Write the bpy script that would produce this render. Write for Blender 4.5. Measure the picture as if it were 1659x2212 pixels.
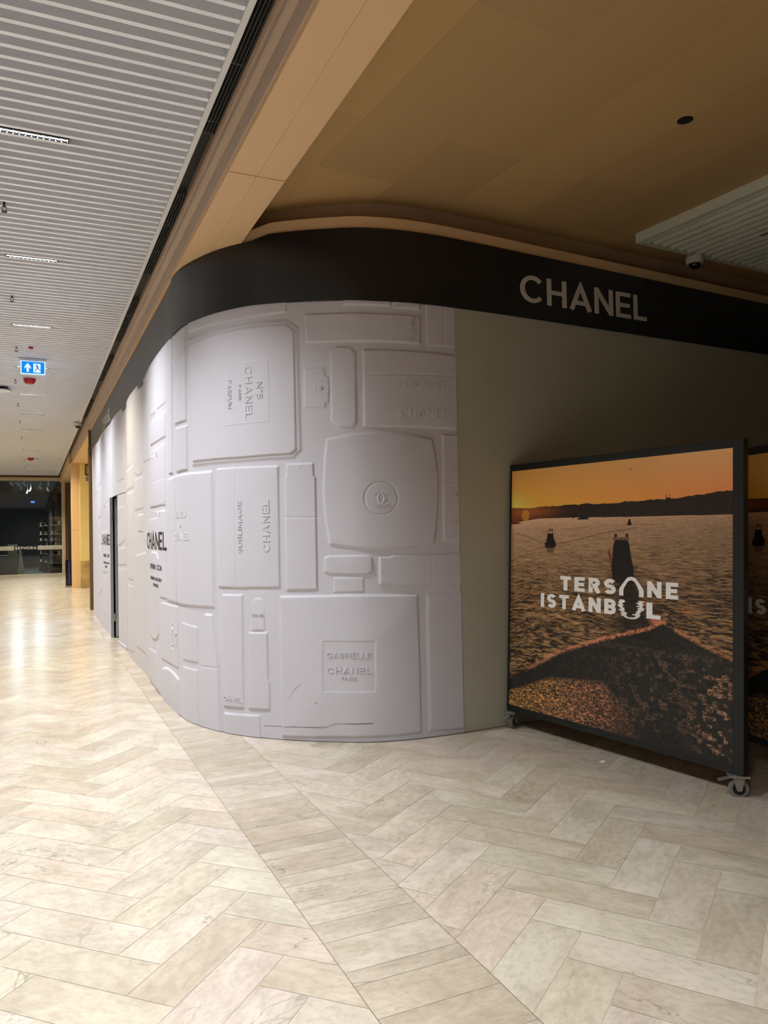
import bpy, bmesh, math, random
import numpy as np
from mathutils import Vector, Matrix
random.seed(7); np.random.seed(7)
scene = bpy.context.scene
for o in list(bpy.data.objects): bpy.data.objects.remove(o)
COL = scene.collection

# ------------------------------------------------------------------ camera, world, light
cam = bpy.data.cameras.new('camera'); camo = bpy.data.objects.new('camera', cam); COL.objects.link(camo)
cam.sensor_fit = 'VERTICAL'; cam.sensor_height = 24.0
cam.lens = 24.0*1660.0/2212.0
cam.clip_start = 0.05; cam.clip_end = 200
camo.matrix_world = (Matrix.Translation((0, 0, 1.5)) @ Matrix.Rotation(math.radians(-24.6), 4, 'Z')
                     @ Matrix.Rotation(math.radians(91.4), 4, 'X') @ Matrix.Rotation(math.radians(-1.15), 4, 'Z'))
scene.camera = camo
world = bpy.data.worlds.new('world'); scene.world = world; world.use_nodes = True
world.node_tree.nodes['Background'].inputs[0].default_value = (0.9, 0.95, 1.0, 1)
world.node_tree.nodes['Background'].inputs[1].default_value = 0.002
scene.view_settings.view_transform = 'Standard'; scene.view_settings.look = 'None'
scene.view_settings.gamma = 1.0; scene.view_settings.use_curve_mapping = False
scene.view_settings.exposure = 0.15
SLOT_W = 146.0            # watts of one ceiling luminaire
SLOT_SPREAD = 120
COOL = (0.93, 0.965, 1.0); WARM = (1.0, 0.94, 0.77)

# ------------------------------------------------------------------ helpers
def srgb(r, g, b):
    f = lambda c: (c/255/12.92) if c/255 <= 0.04045 else ((c/255+0.055)/1.055)**2.4
    return (f(r), f(g), f(b), 1.0)
def mat(name, color, rough=0.5, metal=0.0, spec=0.5, noise=0.0, nscale=20.0, bump=0.0, bscale=60.0, emit=None, es=1.0, stretch=(1,1,1)):
    m = bpy.data.materials.new(name); m.use_nodes = True
    nt = m.node_tree; b = nt.nodes['Principled BSDF']
    c = color if len(color) == 4 else (*color, 1)
    b.inputs['Base Color'].default_value = c
    b.inputs['Roughness'].default_value = rough; b.inputs['Metallic'].default_value = metal
    b.inputs['Specular IOR Level'].default_value = spec
    tc = nt.nodes.new('ShaderNodeTexCoord'); mp = nt.nodes.new('ShaderNodeMapping'); mp.inputs['Scale'].default_value = stretch
    nt.links.new(tc.outputs['Object'], mp.inputs[0])
    n = nt.nodes.new('ShaderNodeTexNoise'); n.inputs['Scale'].default_value = nscale; n.inputs['Detail'].default_value = 5
    nt.links.new(mp.outputs[0], n.inputs['Vector'])
    mx = nt.nodes.new('ShaderNodeMixRGB'); mx.blend_type = 'MULTIPLY'; mx.inputs[0].default_value = 1
    mr = nt.nodes.new('ShaderNodeMapRange'); mr.inputs[1].default_value = 0.3; mr.inputs[2].default_value = 0.7
    mr.inputs[3].default_value = 1-noise; mr.inputs[4].default_value = 1.0
    nt.links.new(n.outputs[0], mr.inputs[0]); mx.inputs[1].default_value = c; nt.links.new(mr.outputs[0], mx.inputs[2])
    nt.links.new(mx.outputs[0], b.inputs['Base Color'])
    if bump > 0:
        n2 = nt.nodes.new('ShaderNodeTexNoise'); n2.inputs['Scale'].default_value = bscale; n2.inputs['Detail'].default_value = 3
        nt.links.new(mp.outputs[0], n2.inputs['Vector'])
        bp = nt.nodes.new('ShaderNodeBump'); bp.inputs['Strength'].default_value = bump; bp.inputs['Distance'].default_value = 0.01
        nt.links.new(n2.outputs[0], bp.inputs['Height']); nt.links.new(bp.outputs[0], b.inputs['Normal'])
    if emit:
        b.inputs['Emission Color'].default_value = emit if len(emit) == 4 else (*emit, 1); b.inputs['Emission Strength'].default_value = es
    return m
class MB:
    """collects vertices and faces of one mesh"""
    def __init__(s): s.v = []; s.f = []
    def add(s, vs, fs):
        k = len(s.v); s.v += [tuple(map(float, q)) for q in vs]; s.f += [tuple(i+k for i in q) for q in fs]; return s
    def box(s, a, b, M=None):
        x0, y0, z0 = a; x1, y1, z1 = b
        vs = [(x0,y0,z0),(x1,y0,z0),(x1,y1,z0),(x0,y1,z0),(x0,y0,z1),(x1,y0,z1),(x1,y1,z1),(x0,y1,z1)]
        if M is not None: vs = [M @ Vector(q) for q in vs]
        return s.add(vs, [(0,3,2,1),(4,5,6,7),(0,1,5,4),(1,2,6,5),(2,3,7,6),(3,0,4,7)])
    def prism_y(s, prof, y0, y1):
        n = len(prof); vs = [(x, y0, z) for x, z in prof]+[(x, y1, z) for x, z in prof]
        fs = [(i, (i+1) % n, (i+1) % n+n, i+n) for i in range(n)]+[tuple(range(n))[::-1], tuple(range(n, 2*n))]
        return s.add(vs, fs)
    def lathe(s, prof, n=24, M=None):
        vs = []; fs = []
        for r, z in prof:
            for k in range(n):
                a = 2*math.pi*k/n; vs.append(Vector((r*math.cos(a), r*math.sin(a), z)))
        if M is not None: vs = [M @ q for q in vs]
        for j in range(len(prof)-1):
            for k in range(n):
                k2 = (k+1) % n; fs.append((j*n+k, j*n+k2, (j+1)*n+k2, (j+1)*n+k))
        fs.append(tuple(range(n))[::-1]); fs.append(tuple(range((len(prof)-1)*n, len(prof)*n)))
        return s.add(vs, fs)
    def cyl(s, p0, p1, r, n=16, r1=None):
        p0 = Vector(p0); p1 = Vector(p1); d = p1-p0
        M = Matrix.Translation(p0) @ d.to_track_quat('Z', 'Y').to_matrix().to_4x4()
        return s.lathe([(r, 0), (r if r1 is None else r1, d.length)], n, M)
    def poly(s, pts3, thick):
        """flat polygon pts3 extruded by vector thick"""
        n = len(pts3); t = Vector(thick); vs = [Vector(q) for q in pts3]+[Vector(q)+t for q in pts3]
        return s.add(vs, [tuple(range(n)), tuple(range(n, 2*n))[::-1]]+[(i, i+n, (i+1) % n+n, (i+1) % n) for i in range(n)])
    def build(s, name, m, parent=None, bevel=0.0, smooth=False, kind=None, loc=None):
        me = bpy.data.meshes.new(name); me.from_pydata(s.v, [], s.f); me.update()
        bm = bmesh.new(); bm.from_mesh(me); bmesh.ops.recalc_face_normals(bm, faces=bm.faces[:]); bm.to_mesh(me); bm.free()
        if smooth:
            for p in me.polygons: p.use_smooth = True
        o = bpy.data.objects.new(name, me); COL.objects.link(o)
        if m: me.materials.append(m)
        if parent is not None: o.parent = parent
        if loc is not None: o.location = loc
        if bevel > 0:
            b = o.modifiers.new('bevel', 'BEVEL'); b.width = bevel; b.segments = 2; b.limit_method = 'ANGLE'; b.angle_limit = 0.6
        if smooth:
            try: me.set_sharp_from_angle(angle=0.7)
            except Exception: pass
        if kind: o['kind'] = kind
        return o
def struct(o): o['kind'] = 'structure'; return o
def tag(o, label, cat, group=None):
    o['label'] = label; o['category'] = cat
    if group: o['group'] = group
    return o
def thing(name, label, cat, loc=(0, 0, 0), group=None, rot=(0, 0, 0)):
    o = bpy.data.objects.new(name, None); COL.objects.link(o); o.location = loc; o.rotation_euler = rot
    o.empty_display_size = 0.05
    return tag(o, label, cat, group)
def copy_tree(o, parent=None):
    c = o.copy(); COL.objects.link(c); c.parent = parent
    for ch in list(o.children): copy_tree(ch, c)
    return c

# ------------------------------------------------------------------ lettering drawn with strokes
def arc(cx, cy, rx, ry, a0, a1, n=14):
    return [(cx+rx*math.cos(math.radians(a0+(a1-a0)*i/n)), cy+ry*math.sin(math.radians(a0+(a1-a0)*i/n))) for i in range(n+1)]
def glyph(ch, w):
    h = w/2
    def S(W):
        ry = (1-w)/4; rx = W/2-h; c = W/2
        return [arc(c, 1-h-ry, rx, ry, 25, 270)+arc(c, h+ry, rx, ry, 90, -155)[1:]]
    G = {
     'C': (0.86, [arc(.46, .5, .46-h, .5-h, 42, 318, 22)]),
     'G': (0.90, [arc(.46, .5, .46-h, .5-h, 42, 350, 22)+[(.52, .5-.07)]]),
     'O': (0.92, [arc(.46, .5, .46-h, .5-h, 0, 360, 28)]),
     'H': (0.74, [[(h, 0), (h, 1)], [(.74-h, 0), (.74-h, 1)], [(h, .5), (.74-h, .5)]]),
     'A': (0.86, [[(h*.8, 0), (.43, 1-h*.6), (.86-h*.8, 0)], [(.20, .28), (.66, .28)]]),
     'N': (0.76, [[(h, 0), (h, 1)], [(.76-h, 0), (.76-h, 1)], [(h, 1-h*.6), (.76-h, h*.6)]]),
     'E': (0.62, [[(.62, h), (h, h), (h, 1-h), (.62, 1-h)], [(h, .5), (.57, .5)]]),
     'F': (0.58, [[(h, 0), (h, 1-h), (.58, 1-h)], [(h, .5), (.53, .5)]]),
     'L': (0.56, [[(h, 1), (h, h), (.56, h)]]),
     'S': (0.64, S(.64)),
     'U': (0.74, [[(h, 1), (h, .37)]+arc(.37, .37, .37-h, .37-h, 180, 360, 12)+[(.74-h, 1)]]),
     'B': (0.66, [[(.36, .5+0), (h, .5), (h, 1-h), (.36, 1-h)]+arc(.36, .75-h/2, .2, .25-h/2, 90, -90, 8), [(h, .5), (h, h), (.38, h)]+arc(.38, .25+h/2, .24-h*.4, .25-h/2, -90, 90, 8)+[(h, .5)]]),
     'I': (w, [[(h, 0), (h, 1)]]),
     'M': (0.88, [[(h, 0), (h, 1-h*.7), (.44, .25), (.88-h, 1-h*.7), (.88-h, 0)]]),
     'P': (0.62, [[(h, 0), (h, 1-h), (.34, 1-h)]+arc(.34, .72-h/4, .28-h, .28-h*.75, 90, -90, 10)+[(h, .44+h*.0)]]),
     'R': (0.66, [[(h, 0), (h, 1-h), (.36, 1-h)]+arc(.36, .72-h/4, .28-h, .28-h*.75, 90, -90, 10)+[(h, .44)], [(.36, .44), (.66-h*.6, 0)]]),
     'T': (0.66, [[(0, 1-h), (.66, 1-h)], [(.33, 0), (.33, 1-h)]]),
     'D': (0.76, [[(h, h), (h, 1-h), (.34, 1-h)]+arc(.34, .5, .42-h, .5-h, 90, -90, 14)+[(h, h)]]),
     'Y': (0.78, [[(h*.8, 1), (.39, .45), (.78-h*.8, 1)], [(.39, 0), (.39, .45)]]),
     'K': (0.70, [[(h, 0), (h, 1)], [(.66, 1), (h, .4)], [(.28, .62), (.66, 0)]]),
     'Q': (0.92, [arc(.46, .5, .46-h, .5-h, 0, 360, 28), [(.55, .3), (.85, 0)]]),
     '5': (0.60, [[(.56, 1-h), (.12, 1-h), (.09, .56)]+arc(.28, .33, .32-h, .33-h, 125, -150, 12)]),
     "o": (0.30, [arc(.14, .80, .10, .14, 0, 360, 12)]),
     ' ': (0.40, []),
    }
    return G[ch]
def layout(text, w, track=0.16):
    x = 0; out = []
    for ch in text:
        W, st = glyph(ch, w); out += [[(x+a, b) for a, b in s] for s in st]; x += W+track
    return out, x-track
def sweep(MBo, line, w, place, h, top=1.0, hb=0.0, seg=0.25):
    """ribbon along line (2-D glyph units), width w, mapped by place(x, y, height)"""
    P = [Vector(line[0])]
    for q in line[1:]:
        q = Vector(q); d = q-P[-1]; n = max(1, int(d.length/seg))
        if d.length < 1e-6: continue
        p0 = P[-1].copy()
        for i in range(1, n+1): P.append(p0+d*i/n)
    n = len(P)
    if n < 2: return
    closed = (P[0]-P[-1]).length < 1e-3
    L = []
    for i in range(n):
        a = P[i-1] if i > 0 else (P[-2] if closed else None); b = P[i+1] if i < n-1 else (P[1] if closed else None)
        d1 = (P[i]-a).normalized() if a is not None else None; d2 = (b-P[i]).normalized() if b is not None else None
        if d1 is None: d1 = d2
        if d2 is None: d2 = d1
        n1 = Vector((-d1.y, d1.x)); n2 = Vector((-d2.y, d2.x)); m = (n1+n2)
        if m.length < 0.3: m = n1
        m.normalize(); k = 1/max(0.45, m.dot(n1)); L.append(m*k)
    vs = []; 
    for i in range(n):
        for off, hh in ((-.5, hb), (-.5*top, h), (.5*top, h), (.5, hb)):
            q = P[i]+L[i]*w*off; vs.append(place(q.x, q.y, hh))
    fs = []
    for i in range(n-1):
        for j in range(3): fs.append((i*4+j, i*4+j+1, i*4+j+5, i*4+j+4))
    fs.append((0, 1, 2, 3)); fs.append(tuple((n-1)*4+j for j in (3, 2, 1, 0)))
    MBo.add(vs, fs)
def text_on(MBo, text, place2, w, h, length=None, height=None, top=1.0, hb=0.0, track=0.16, centre=False, seg=0.25):
    """place2(a, b, hh): a along the line in metres, b up in metres"""
    st, W = layout(text, w, track)
    sx = length/W if length else height
    off = -sx*W/2 if centre else 0
    for i, s in enumerate(st): sweep(MBo, s, w, lambda x, y, hh: place2(off+x*sx, y*height, hh), h+.00025*(i % 3), top, hb, seg)

# ------------------------------------------------------------------ plan of the hoarding (a curved wall)
def make_path():
    pts=[]
    seams=[16.80,14.55,12.30,10.54,8.75,6.61]
    base=[1.125,1.085,1.085,1.115,1.115,1.105]
    for i in range(5):
        y0,y1=seams[i],seams[i+1]; n=12
        for k in range(n):
            t=k/n
            pts.append((base[i]*(1-t)+base[i+1]*t-0.028*math.sin(math.pi*t),y0+(y1-y0)*t))
    ctrl=[(1.105,6.61),(1.13,6.33),(1.19,6.12),(1.32,5.82),(1.53,5.53),(1.73,5.34),(1.96,5.17),(2.15,5.055),(2.38,4.985),(2.65,4.955),(2.95,4.958),(3.3,4.975),(4.0,5.03),(5.0,5.11),(6.6,5.24),(10.5,5.55)]
    c=[(1.105,6.9)]+ctrl+[(12,5.67)]
    for i in range(1,len(c)-2):
        p0,p1,p2,p3=[np.array(q,float) for q in c[i-1:i+3]]
        d=np.linalg.norm
        t0=0;t1=t0+d(p1-p0)**.5;t2=t1+d(p2-p1)**.5;t3=t2+d(p3-p2)**.5
        n=10
        for k in range(n):
            t=t1+(t2-t1)*k/n
            A1=(t1-t)/(t1-t0)*p0+(t-t0)/(t1-t0)*p1;A2=(t2-t)/(t2-t1)*p1+(t-t1)/(t2-t1)*p2;A3=(t3-t)/(t3-t2)*p2+(t-t2)/(t3-t2)*p3
            B1=(t2-t)/(t2-t0)*A1+(t-t0)/(t2-t0)*A2;B2=(t3-t)/(t3-t1)*A2+(t-t1)/(t3-t1)*A3
            pts.append(tuple((t2-t)/(t2-t1)*B1+(t-t1)/(t2-t1)*B2))
    pts.append(ctrl[-1])
    P=np.array(pts); s=np.concatenate([[0],np.cumsum(np.hypot(*np.diff(P,axis=0).T))])
    n=int(s[-1]/.01); S=np.linspace(0,s[-1],n)
    X=np.interp(S,s,P[:,0]); Y=np.interp(S,s,P[:,1])
    return S,X,Y
PS,PX,PY=make_path()
TX=np.gradient(PX,PS); TY=np.gradient(PY,PS)
k=np.ones(9)/9
TX=np.convolve(np.pad(TX,4,'edge'),k,'valid');TY=np.convolve(np.pad(TY,4,'edge'),k,'valid')
q=np.hypot(TX,TY);TX/=q;TY/=q
def surf(s,z,h=0.):
    s=np.asarray(s,float)
    x=np.interp(s,PS,PX);y=np.interp(s,PS,PY);nx=np.interp(s,PS,TY);ny=-np.interp(s,PS,TX)
    return np.stack([x+nx*h,y+ny*h,np.broadcast_to(z,s.shape)+0*s],-1)
PXF=np.where(PY>6.9,1.102,PX); PXF=np.convolve(np.pad(PXF,15,'edge'),np.ones(31)/31,'valid'); PXF=np.where(PY>6.0,PXF,PX)
def surf(s,z,h=0.,flat=False):
    s=np.asarray(s,float)
    x=np.interp(s,PS,PXF if flat else PX);y=np.interp(s,PS,PY);nx=np.interp(s,PS,TY);ny=-np.interp(s,PS,TX)
    if flat:
        k=np.clip((y-6.5)/.4,0,1); nx=nx*(1-k)-k; ny=ny*(1-k)
    return np.stack([x+nx*h,y+ny*h,np.broadcast_to(z,s.shape)+0*s],-1)
S_FIN = float(PS[-1])
def surf1(s, z, h): return tuple(surf(np.array([s]), z, h)[0])
def sheet(name, s0, s1, zlo, zhi, h0, h1, m, parent, ds=0.03, flat=False):
    """solid sheet following the wall between depths h0 (back) and h1 (front); zlo, zhi may depend on s"""
    ss = np.linspace(s0, s1, max(2, int((s1-s0)/ds)+1)); lo = np.array([zlo(s) if callable(zlo) else zlo for s in ss]); hi = np.array([zhi(s) if callable(zhi) else zhi for s in ss])
    mb = MB(); n = len(ss)
    a = surf(ss, 0, h1, flat); b = surf(ss, 0, h0, flat)
    vs = []
    for i in range(n):
        vs += [(a[i][0], a[i][1], lo[i]), (a[i][0], a[i][1], hi[i]), (b[i][0], b[i][1], hi[i]), (b[i][0], b[i][1], lo[i])]
    fs = []
    for i in range(n-1):
        for j in range(4): fs.append((i*4+j, i*4+(j+1) % 4, i*4+4+(j+1) % 4, i*4+4+j))
    fs += [(0, 1, 2, 3), tuple((n-1)*4+j for j in (3, 2, 1, 0))]
    mb.add(vs, fs); return mb.build(name, m, parent)
def seg_sd(px, py, poly):
    """signed distance to polygon, positive inside"""
    d = np.full(px.shape, 1e9); inside = np.zeros(px.shape, bool); n = len(poly)
    for i in range(n):
        x0, y0 = poly[i]; x1, y1 = poly[(i+1) % n]; ex, ey = x1-x0, y1-y0
        t = np.clip(((px-x0)*ex+(py-y0)*ey)/(ex*ex+ey*ey+1e-12), 0, 1)
        d = np.minimum(d, np.hypot(px-x0-t*ex, py-y0-t*ey))
        c = ((y0 <= py) != (y1 <= py)); xi = x0+(py-y0)/(ey if abs(ey) > 1e-12 else 1e-12)*ex
        inside ^= c & (px < xi)
    return np.where(inside, d, -d)
def sm(t): t = np.clip(t, 0, 1); return t*t*(3-2*t)
FEATS = [
    ('strip',[(10.579,3.119),(10.958,3.109),(11.225,3.106),(11.626,3.107),(11.649,3.306),(10.590,3.472)],dict()),
    ('n5a',[(10.578,3.079),(10.933,3.080),(11.224,3.081),(11.641,3.066),(11.720,2.998),(11.732,2.093),(11.668,2.029),(11.203,2.027),(10.614,2.034)],dict(b=0.03)),
    ('n5b',[(10.619,3.016),(10.932,3.030),(11.223,3.037),(11.625,3.024),(11.688,2.975),(11.690,2.099),(11.644,2.068),(11.204,2.063),(10.646,2.074)],dict(b=0.012)),
    ('lab',[(11.061,2.781),(11.479,2.775),(11.482,2.316),(11.072,2.314)],dict(h=0.003,b=0.004)),
    ('t1',[(12.050,3.245),(12.405,3.245),(12.402,3.117),(12.047,3.125)],dict()),
    ('t2',[(12.412,3.246),(12.627,3.262),(12.623,3.109),(12.409,3.103)],dict()),
    ('wide',[(11.762,3.088),(12.195,3.073),(12.627,3.067),(12.622,2.854),(12.191,2.858),(11.766,2.870)],dict()),
    ('tr',[(12.663,3.265),(12.954,3.299),(12.942,2.855),(12.661,2.847)],dict(h=0.005)),
    ('oct',[(11.991,2.838),(12.099,2.828),(12.140,2.781),(12.137,2.278),(12.101,2.237),(12.002,2.247),(11.945,2.296),(11.944,2.791)],dict()),
    ('clasp',[(11.748,2.689),(11.906,2.694),(11.915,2.629),(11.941,2.621),(11.940,2.430),(11.914,2.424),(11.911,2.386),(11.742,2.400)],dict(h=0.006)),
    ('subl',[(12.183,2.808),(12.506,2.809),(12.958,2.801),(12.943,2.240),(12.494,2.242),(12.179,2.245)],dict()),
    ('comp',[(11.904,2.174),(12.108,2.205),(12.305,2.213),(12.508,2.201),(12.700,2.170),(12.726,2.059),(12.742,1.915),(12.744,1.772),(12.743,1.765),(12.729,1.578),(12.701,1.400),(12.505,1.366),(12.302,1.360),(12.106,1.375),(11.914,1.401),(11.885,1.579),(11.873,1.748),(11.870,1.784),(11.883,1.995)],dict(h=0.012,b=0.02)),
    ('rc',[(12.774,2.204),(12.942,2.207),(12.921,1.406),(12.766,1.417)],dict()),
    ('la',[(10.193,3.182),(10.546,3.197),(10.532,2.415),(10.207,2.425)],dict()),
    ('lb',[(10.221,2.398),(10.546,2.386),(10.538,2.020),(10.242,2.018)],dict()),
    ('lc',[(9.852,3.193),(10.136,3.187),(10.084,2.022),(9.915,2.029)],dict()),
    ('bleu',[(9.842,1.997),(10.256,2.004),(10.596,2.000),(10.912,1.993),(10.911,0.930),(10.564,0.923),(10.189,0.917),(9.739,0.915)],dict(b=0.02)),
    ('subv',[(10.956,2.005),(11.203,2.002),(11.544,1.994),(11.542,1.098),(11.185,1.090),(10.958,1.091)],dict()),
    ('masc',[(11.599,2.006),(11.813,2.004),(11.817,1.907),(11.829,1.901),(11.828,1.082),(11.583,1.078),(11.584,1.907),(11.595,1.912)],dict()),
    ('cap',[(11.876,1.320),(11.913,1.333),(12.203,1.333),(12.230,1.312),(12.231,1.207),(12.186,1.187),(11.917,1.192),(11.871,1.208)],dict()),
    ('neck',[(11.941,1.179),(12.165,1.176),(12.166,1.063),(11.939,1.060)],dict(h=0.005)),
    ('lipr',[(12.270,1.316),(12.358,1.318),(12.365,1.329),(12.953,1.326),(12.946,1.082),(12.370,1.098),(12.356,1.108),(12.268,1.111)],dict()),
    ('gab',[(11.526,1.046),(12.043,1.055),(12.561,1.044),(12.568,0.523),(12.569,0.037),(12.024,0.031),(11.526,0.017),(11.525,0.536)],dict(h=0.012,b=0.02)),
    ('gr',[(12.611,1.045),(12.963,1.045),(12.961,0.013),(12.611,0.036)],dict(b=0.03)),
    ('tall',[(10.996,1.046),(11.216,1.052),(11.212,0.199),(10.996,0.193)],dict()),
    ('lipb',[(11.284,0.776),(11.291,0.957),(11.310,1.012),(11.345,1.030),(11.388,1.019),(11.409,0.959),(11.409,0.781)],dict(h=0.006)),
    ('lipc',[(11.256,0.772),(11.433,0.779),(11.435,0.433),(11.446,0.422),(11.442,0.205),(11.244,0.199)],dict()),
    ('bot',[(11.004,0.155),(11.355,0.169),(11.362,-0.084),(10.994,-0.130)],dict()),
    ('brush',[(10.774,0.885),(10.885,0.886),(10.949,0.499),(10.968,-0.061),(10.661,-0.113),(10.715,0.474)],dict()),
    ('l1',[(10.355,0.788),(10.671,0.776),(10.672,0.485),(10.357,0.477)],dict(h=0.005)),
    ('l2',[(10.378,0.432),(10.661,0.438),(10.661,-0.113),(10.348,-0.177)],dict(h=0.005)),
    ('l3',[(9.476,0.282),(9.817,0.330),(10.241,0.307),(10.261,-0.068),(9.441,-0.155)],dict()),
    ('a',[(7.328,3.111),(7.686,3.111),(8.011,3.098),(8.027,2.207),(7.869,2.177),(7.675,2.182),(7.462,2.217),(7.362,2.278)],dict()),
    ('b',[(8.217,3.198),(8.818,3.159),(8.757,2.268),(8.084,2.294)],dict()),
    ('c',[(8.926,3.171),(9.266,3.151),(9.246,2.672),(8.895,2.682)],dict()),
    ('d',[(9.335,3.160),(9.824,3.155),(9.818,2.677),(9.331,2.683)],dict()),
    ('e',[(8.868,2.627),(9.785,2.600),(9.781,2.375),(8.857,2.391)],dict(h=0.012)),
    ('ff',[(8.837,2.336),(9.766,2.332),(9.726,1.766),(8.777,1.775)],dict(h=0.012)),
    ('g0',[(5.250,3.084),(5.900,3.100),(5.898,2.873),(5.282,2.864)],dict()),
    ('g',[(5.611,2.792),(6.193,2.805),(6.169,2.253),(5.674,2.247)],dict()),
    ('h',[(6.453,2.331),(7.352,2.329),(7.344,2.067),(6.522,2.070)],dict()),
    ('i0',[(7.242,3.030),(7.429,3.050),(7.297,2.363),(6.539,2.345),(6.589,3.078)],dict(h=0.005)),
    ('i',[(7.457,2.153),(7.988,2.163),(8.032,1.798),(7.450,1.787)],dict()),
    ('k',[(7.619,1.739),(8.008,1.741),(8.022,1.538),(7.644,1.541)],dict()),
    ('l',[(9.359,1.730),(9.715,1.729),(9.730,0.926),(9.367,0.916)],dict()),
    ('m',[(8.485,1.272),(8.870,1.344),(9.204,1.338),(9.309,1.280),(9.284,0.563),(9.130,0.490),(8.872,0.464),(8.507,0.497)],dict(h=0.012)),
    ('n',[(8.617,1.665),(9.292,1.672),(9.281,1.378),(8.581,1.363)],dict(h=0.006)),
    ('o',[(7.515,1.276),(8.230,1.327),(8.278,0.202),(7.457,0.221)],dict()),
    ('p',[(6.629,2.043),(7.345,2.018),(7.247,0.963),(6.505,0.962)],dict()),
    ('p2',[(6.492,0.888),(7.241,0.902),(7.198,0.106),(6.428,0.044)],dict(h=0.006)),
    ('q',[(9.443,0.884),(10.225,0.906),(10.210,0.379),(9.414,0.354)],dict()),
    ('r',[(9.427,0.270),(9.642,0.318),(10.010,0.329),(10.231,0.296),(10.261,-0.051),(9.470,-0.008)],dict()),
    ('s',[(8.487,0.340),(9.079,0.373),(9.272,0.009),(8.564,0.008)],dict()),
    ('t',[(9.126,0.434),(9.238,0.454),(9.406,0.001),(9.200,0.006)],dict(h=0.006)),
    ('u',[(5.598,1.890),(6.133,1.902),(6.128,1.445),(5.871,1.375),(5.555,1.372)],dict()),
    ('v',[(5.608,1.325),(6.241,1.355),(6.250,1.114),(5.611,1.095)],dict()),
    ('w',[(5.642,1.048),(5.942,1.059),(5.916,0.032),(5.581,0.046)],dict()),
    ('w2',[(6.006,1.061),(6.414,1.083),(6.334,0.046),(5.962,0.030)],dict(h=0.006)),
    ('x1',[(2.023,2.679),(3.145,2.675),(3.161,2.392),(2.023,2.398)],dict()),
    ('x2',[(2.018,2.360),(2.927,2.351),(2.927,1.838),(2.005,1.830)],dict()),
    ('x3',[(4.042,3.073),(4.976,3.072),(4.900,2.034),(3.979,2.049)],dict(h=0.006)),
    ('x4',[(3.538,2.409),(3.829,2.416),(3.856,1.974),(3.529,1.973)],dict()),
    ('y1',[(1.889,1.245),(2.215,1.342),(2.840,1.260),(2.884,0.596),(2.221,0.472),(1.910,0.473)],dict()),
    ('y2',[(3.207,1.572),(4.052,1.584),(4.065,0.928),(3.099,0.907)],dict()),
    ('y3',[(3.171,0.824),(4.018,0.899),(4.043,0.218),(3.084,0.300)],dict(h=0.006)),
    ('y4',[(4.174,1.030),(4.485,1.058),(4.449,0.168),(4.144,0.209)],dict()),
    ('z1',[(1.323,2.988),(1.990,3.077),(1.951,2.319),(1.248,2.278)],dict(h=0.006)),
]
GROOVES = [((12.179,2.621),(12.94,2.64)), ((11.161,2.004),(11.153,1.10)), ((12.765,1.854),(12.94,1.853)), ((10.715,.47),(10.948,.479)),
           ((11.591,1.613),(11.823,1.605)), ((12.669,1.326),(12.667,1.093)), ((12.82,3.25),(12.81,2.86)), ((10.24,1.99),(10.2,.92)), ((10.2,2.94),(10.54,2.95)),
           ((9.0,1.75),(9.75,1.79)), ((9.75,1.79),(9.75,1.80)), ((8.9,2.02),(9.6,2.02)), ((6.5,1.7),(6.9,1.7))]
RINGS = [(11.884,2.534,.052,.008,.004),(11.884,2.534,.030,.005,.003),(12.296,1.734,.118,.009,-.006),(11.702,1.976,.012,.004,.003),(12.292,1.212,.012,.004,.003)]
def relief(S, Z):
    H = np.zeros(S.shape)
    for name, poly, k in FEATS:
        h = k.get('h', .009)*(1.2 if poly[0][0] > 9.7 else .7); b = k.get('b', .013)
        xs = [q[0] for q in poly]; zs = [q[1] for q in poly]
        i = (S[:, 0] >= min(xs)-.02) & (S[:, 0] <= max(xs)+.02); j = (Z[0] >= min(zs)-.02) & (Z[0] <= max(zs)+.02)
        if not i.any() or not j.any(): continue
        ix = np.ix_(i, j); d = seg_sd(S[ix], Z[ix], poly); H[ix] += h*sm(d/b)
        if name == 'gab': H[ix] += .012*np.clip((d-.02)/.3, 0, 1)
        if name == 'lab': H[ix] -= .002*sm((d-.006)/.004)
        if name in ('e', 'ff', 'subl', 'subv', 'comp', 'oct', 'cap'): H[ix] += .003*np.clip(d/.12, 0, 1)
    # square label sunk into the pyramid-cut bottle
    lab = [(11.861,.722),(12.237,.72),(12.23,.363),(11.854,.363)]
    d = seg_sd(S, Z, lab); H = np.where(d > 0, H-.003*sm(d/.004), H)
    for (x0, y0), (x1, y1) in GROOVES:
        ex, ey = x1-x0, y1-y0; t = np.clip(((S-x0)*ex+(Z-y0)*ey)/(ex*ex+ey*ey+1e-12), 0, 1)
        d = np.hypot(S-x0-t*ex, Z-y0-t*ey); H -= .0035*(1-sm(d/.008))
    for cx, cz, r, w, a in RINGS:
        d = np.abs(np.hypot(S-cx, Z-cz)-r); H += a*(1-sm(d/w))
    return H
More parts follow.
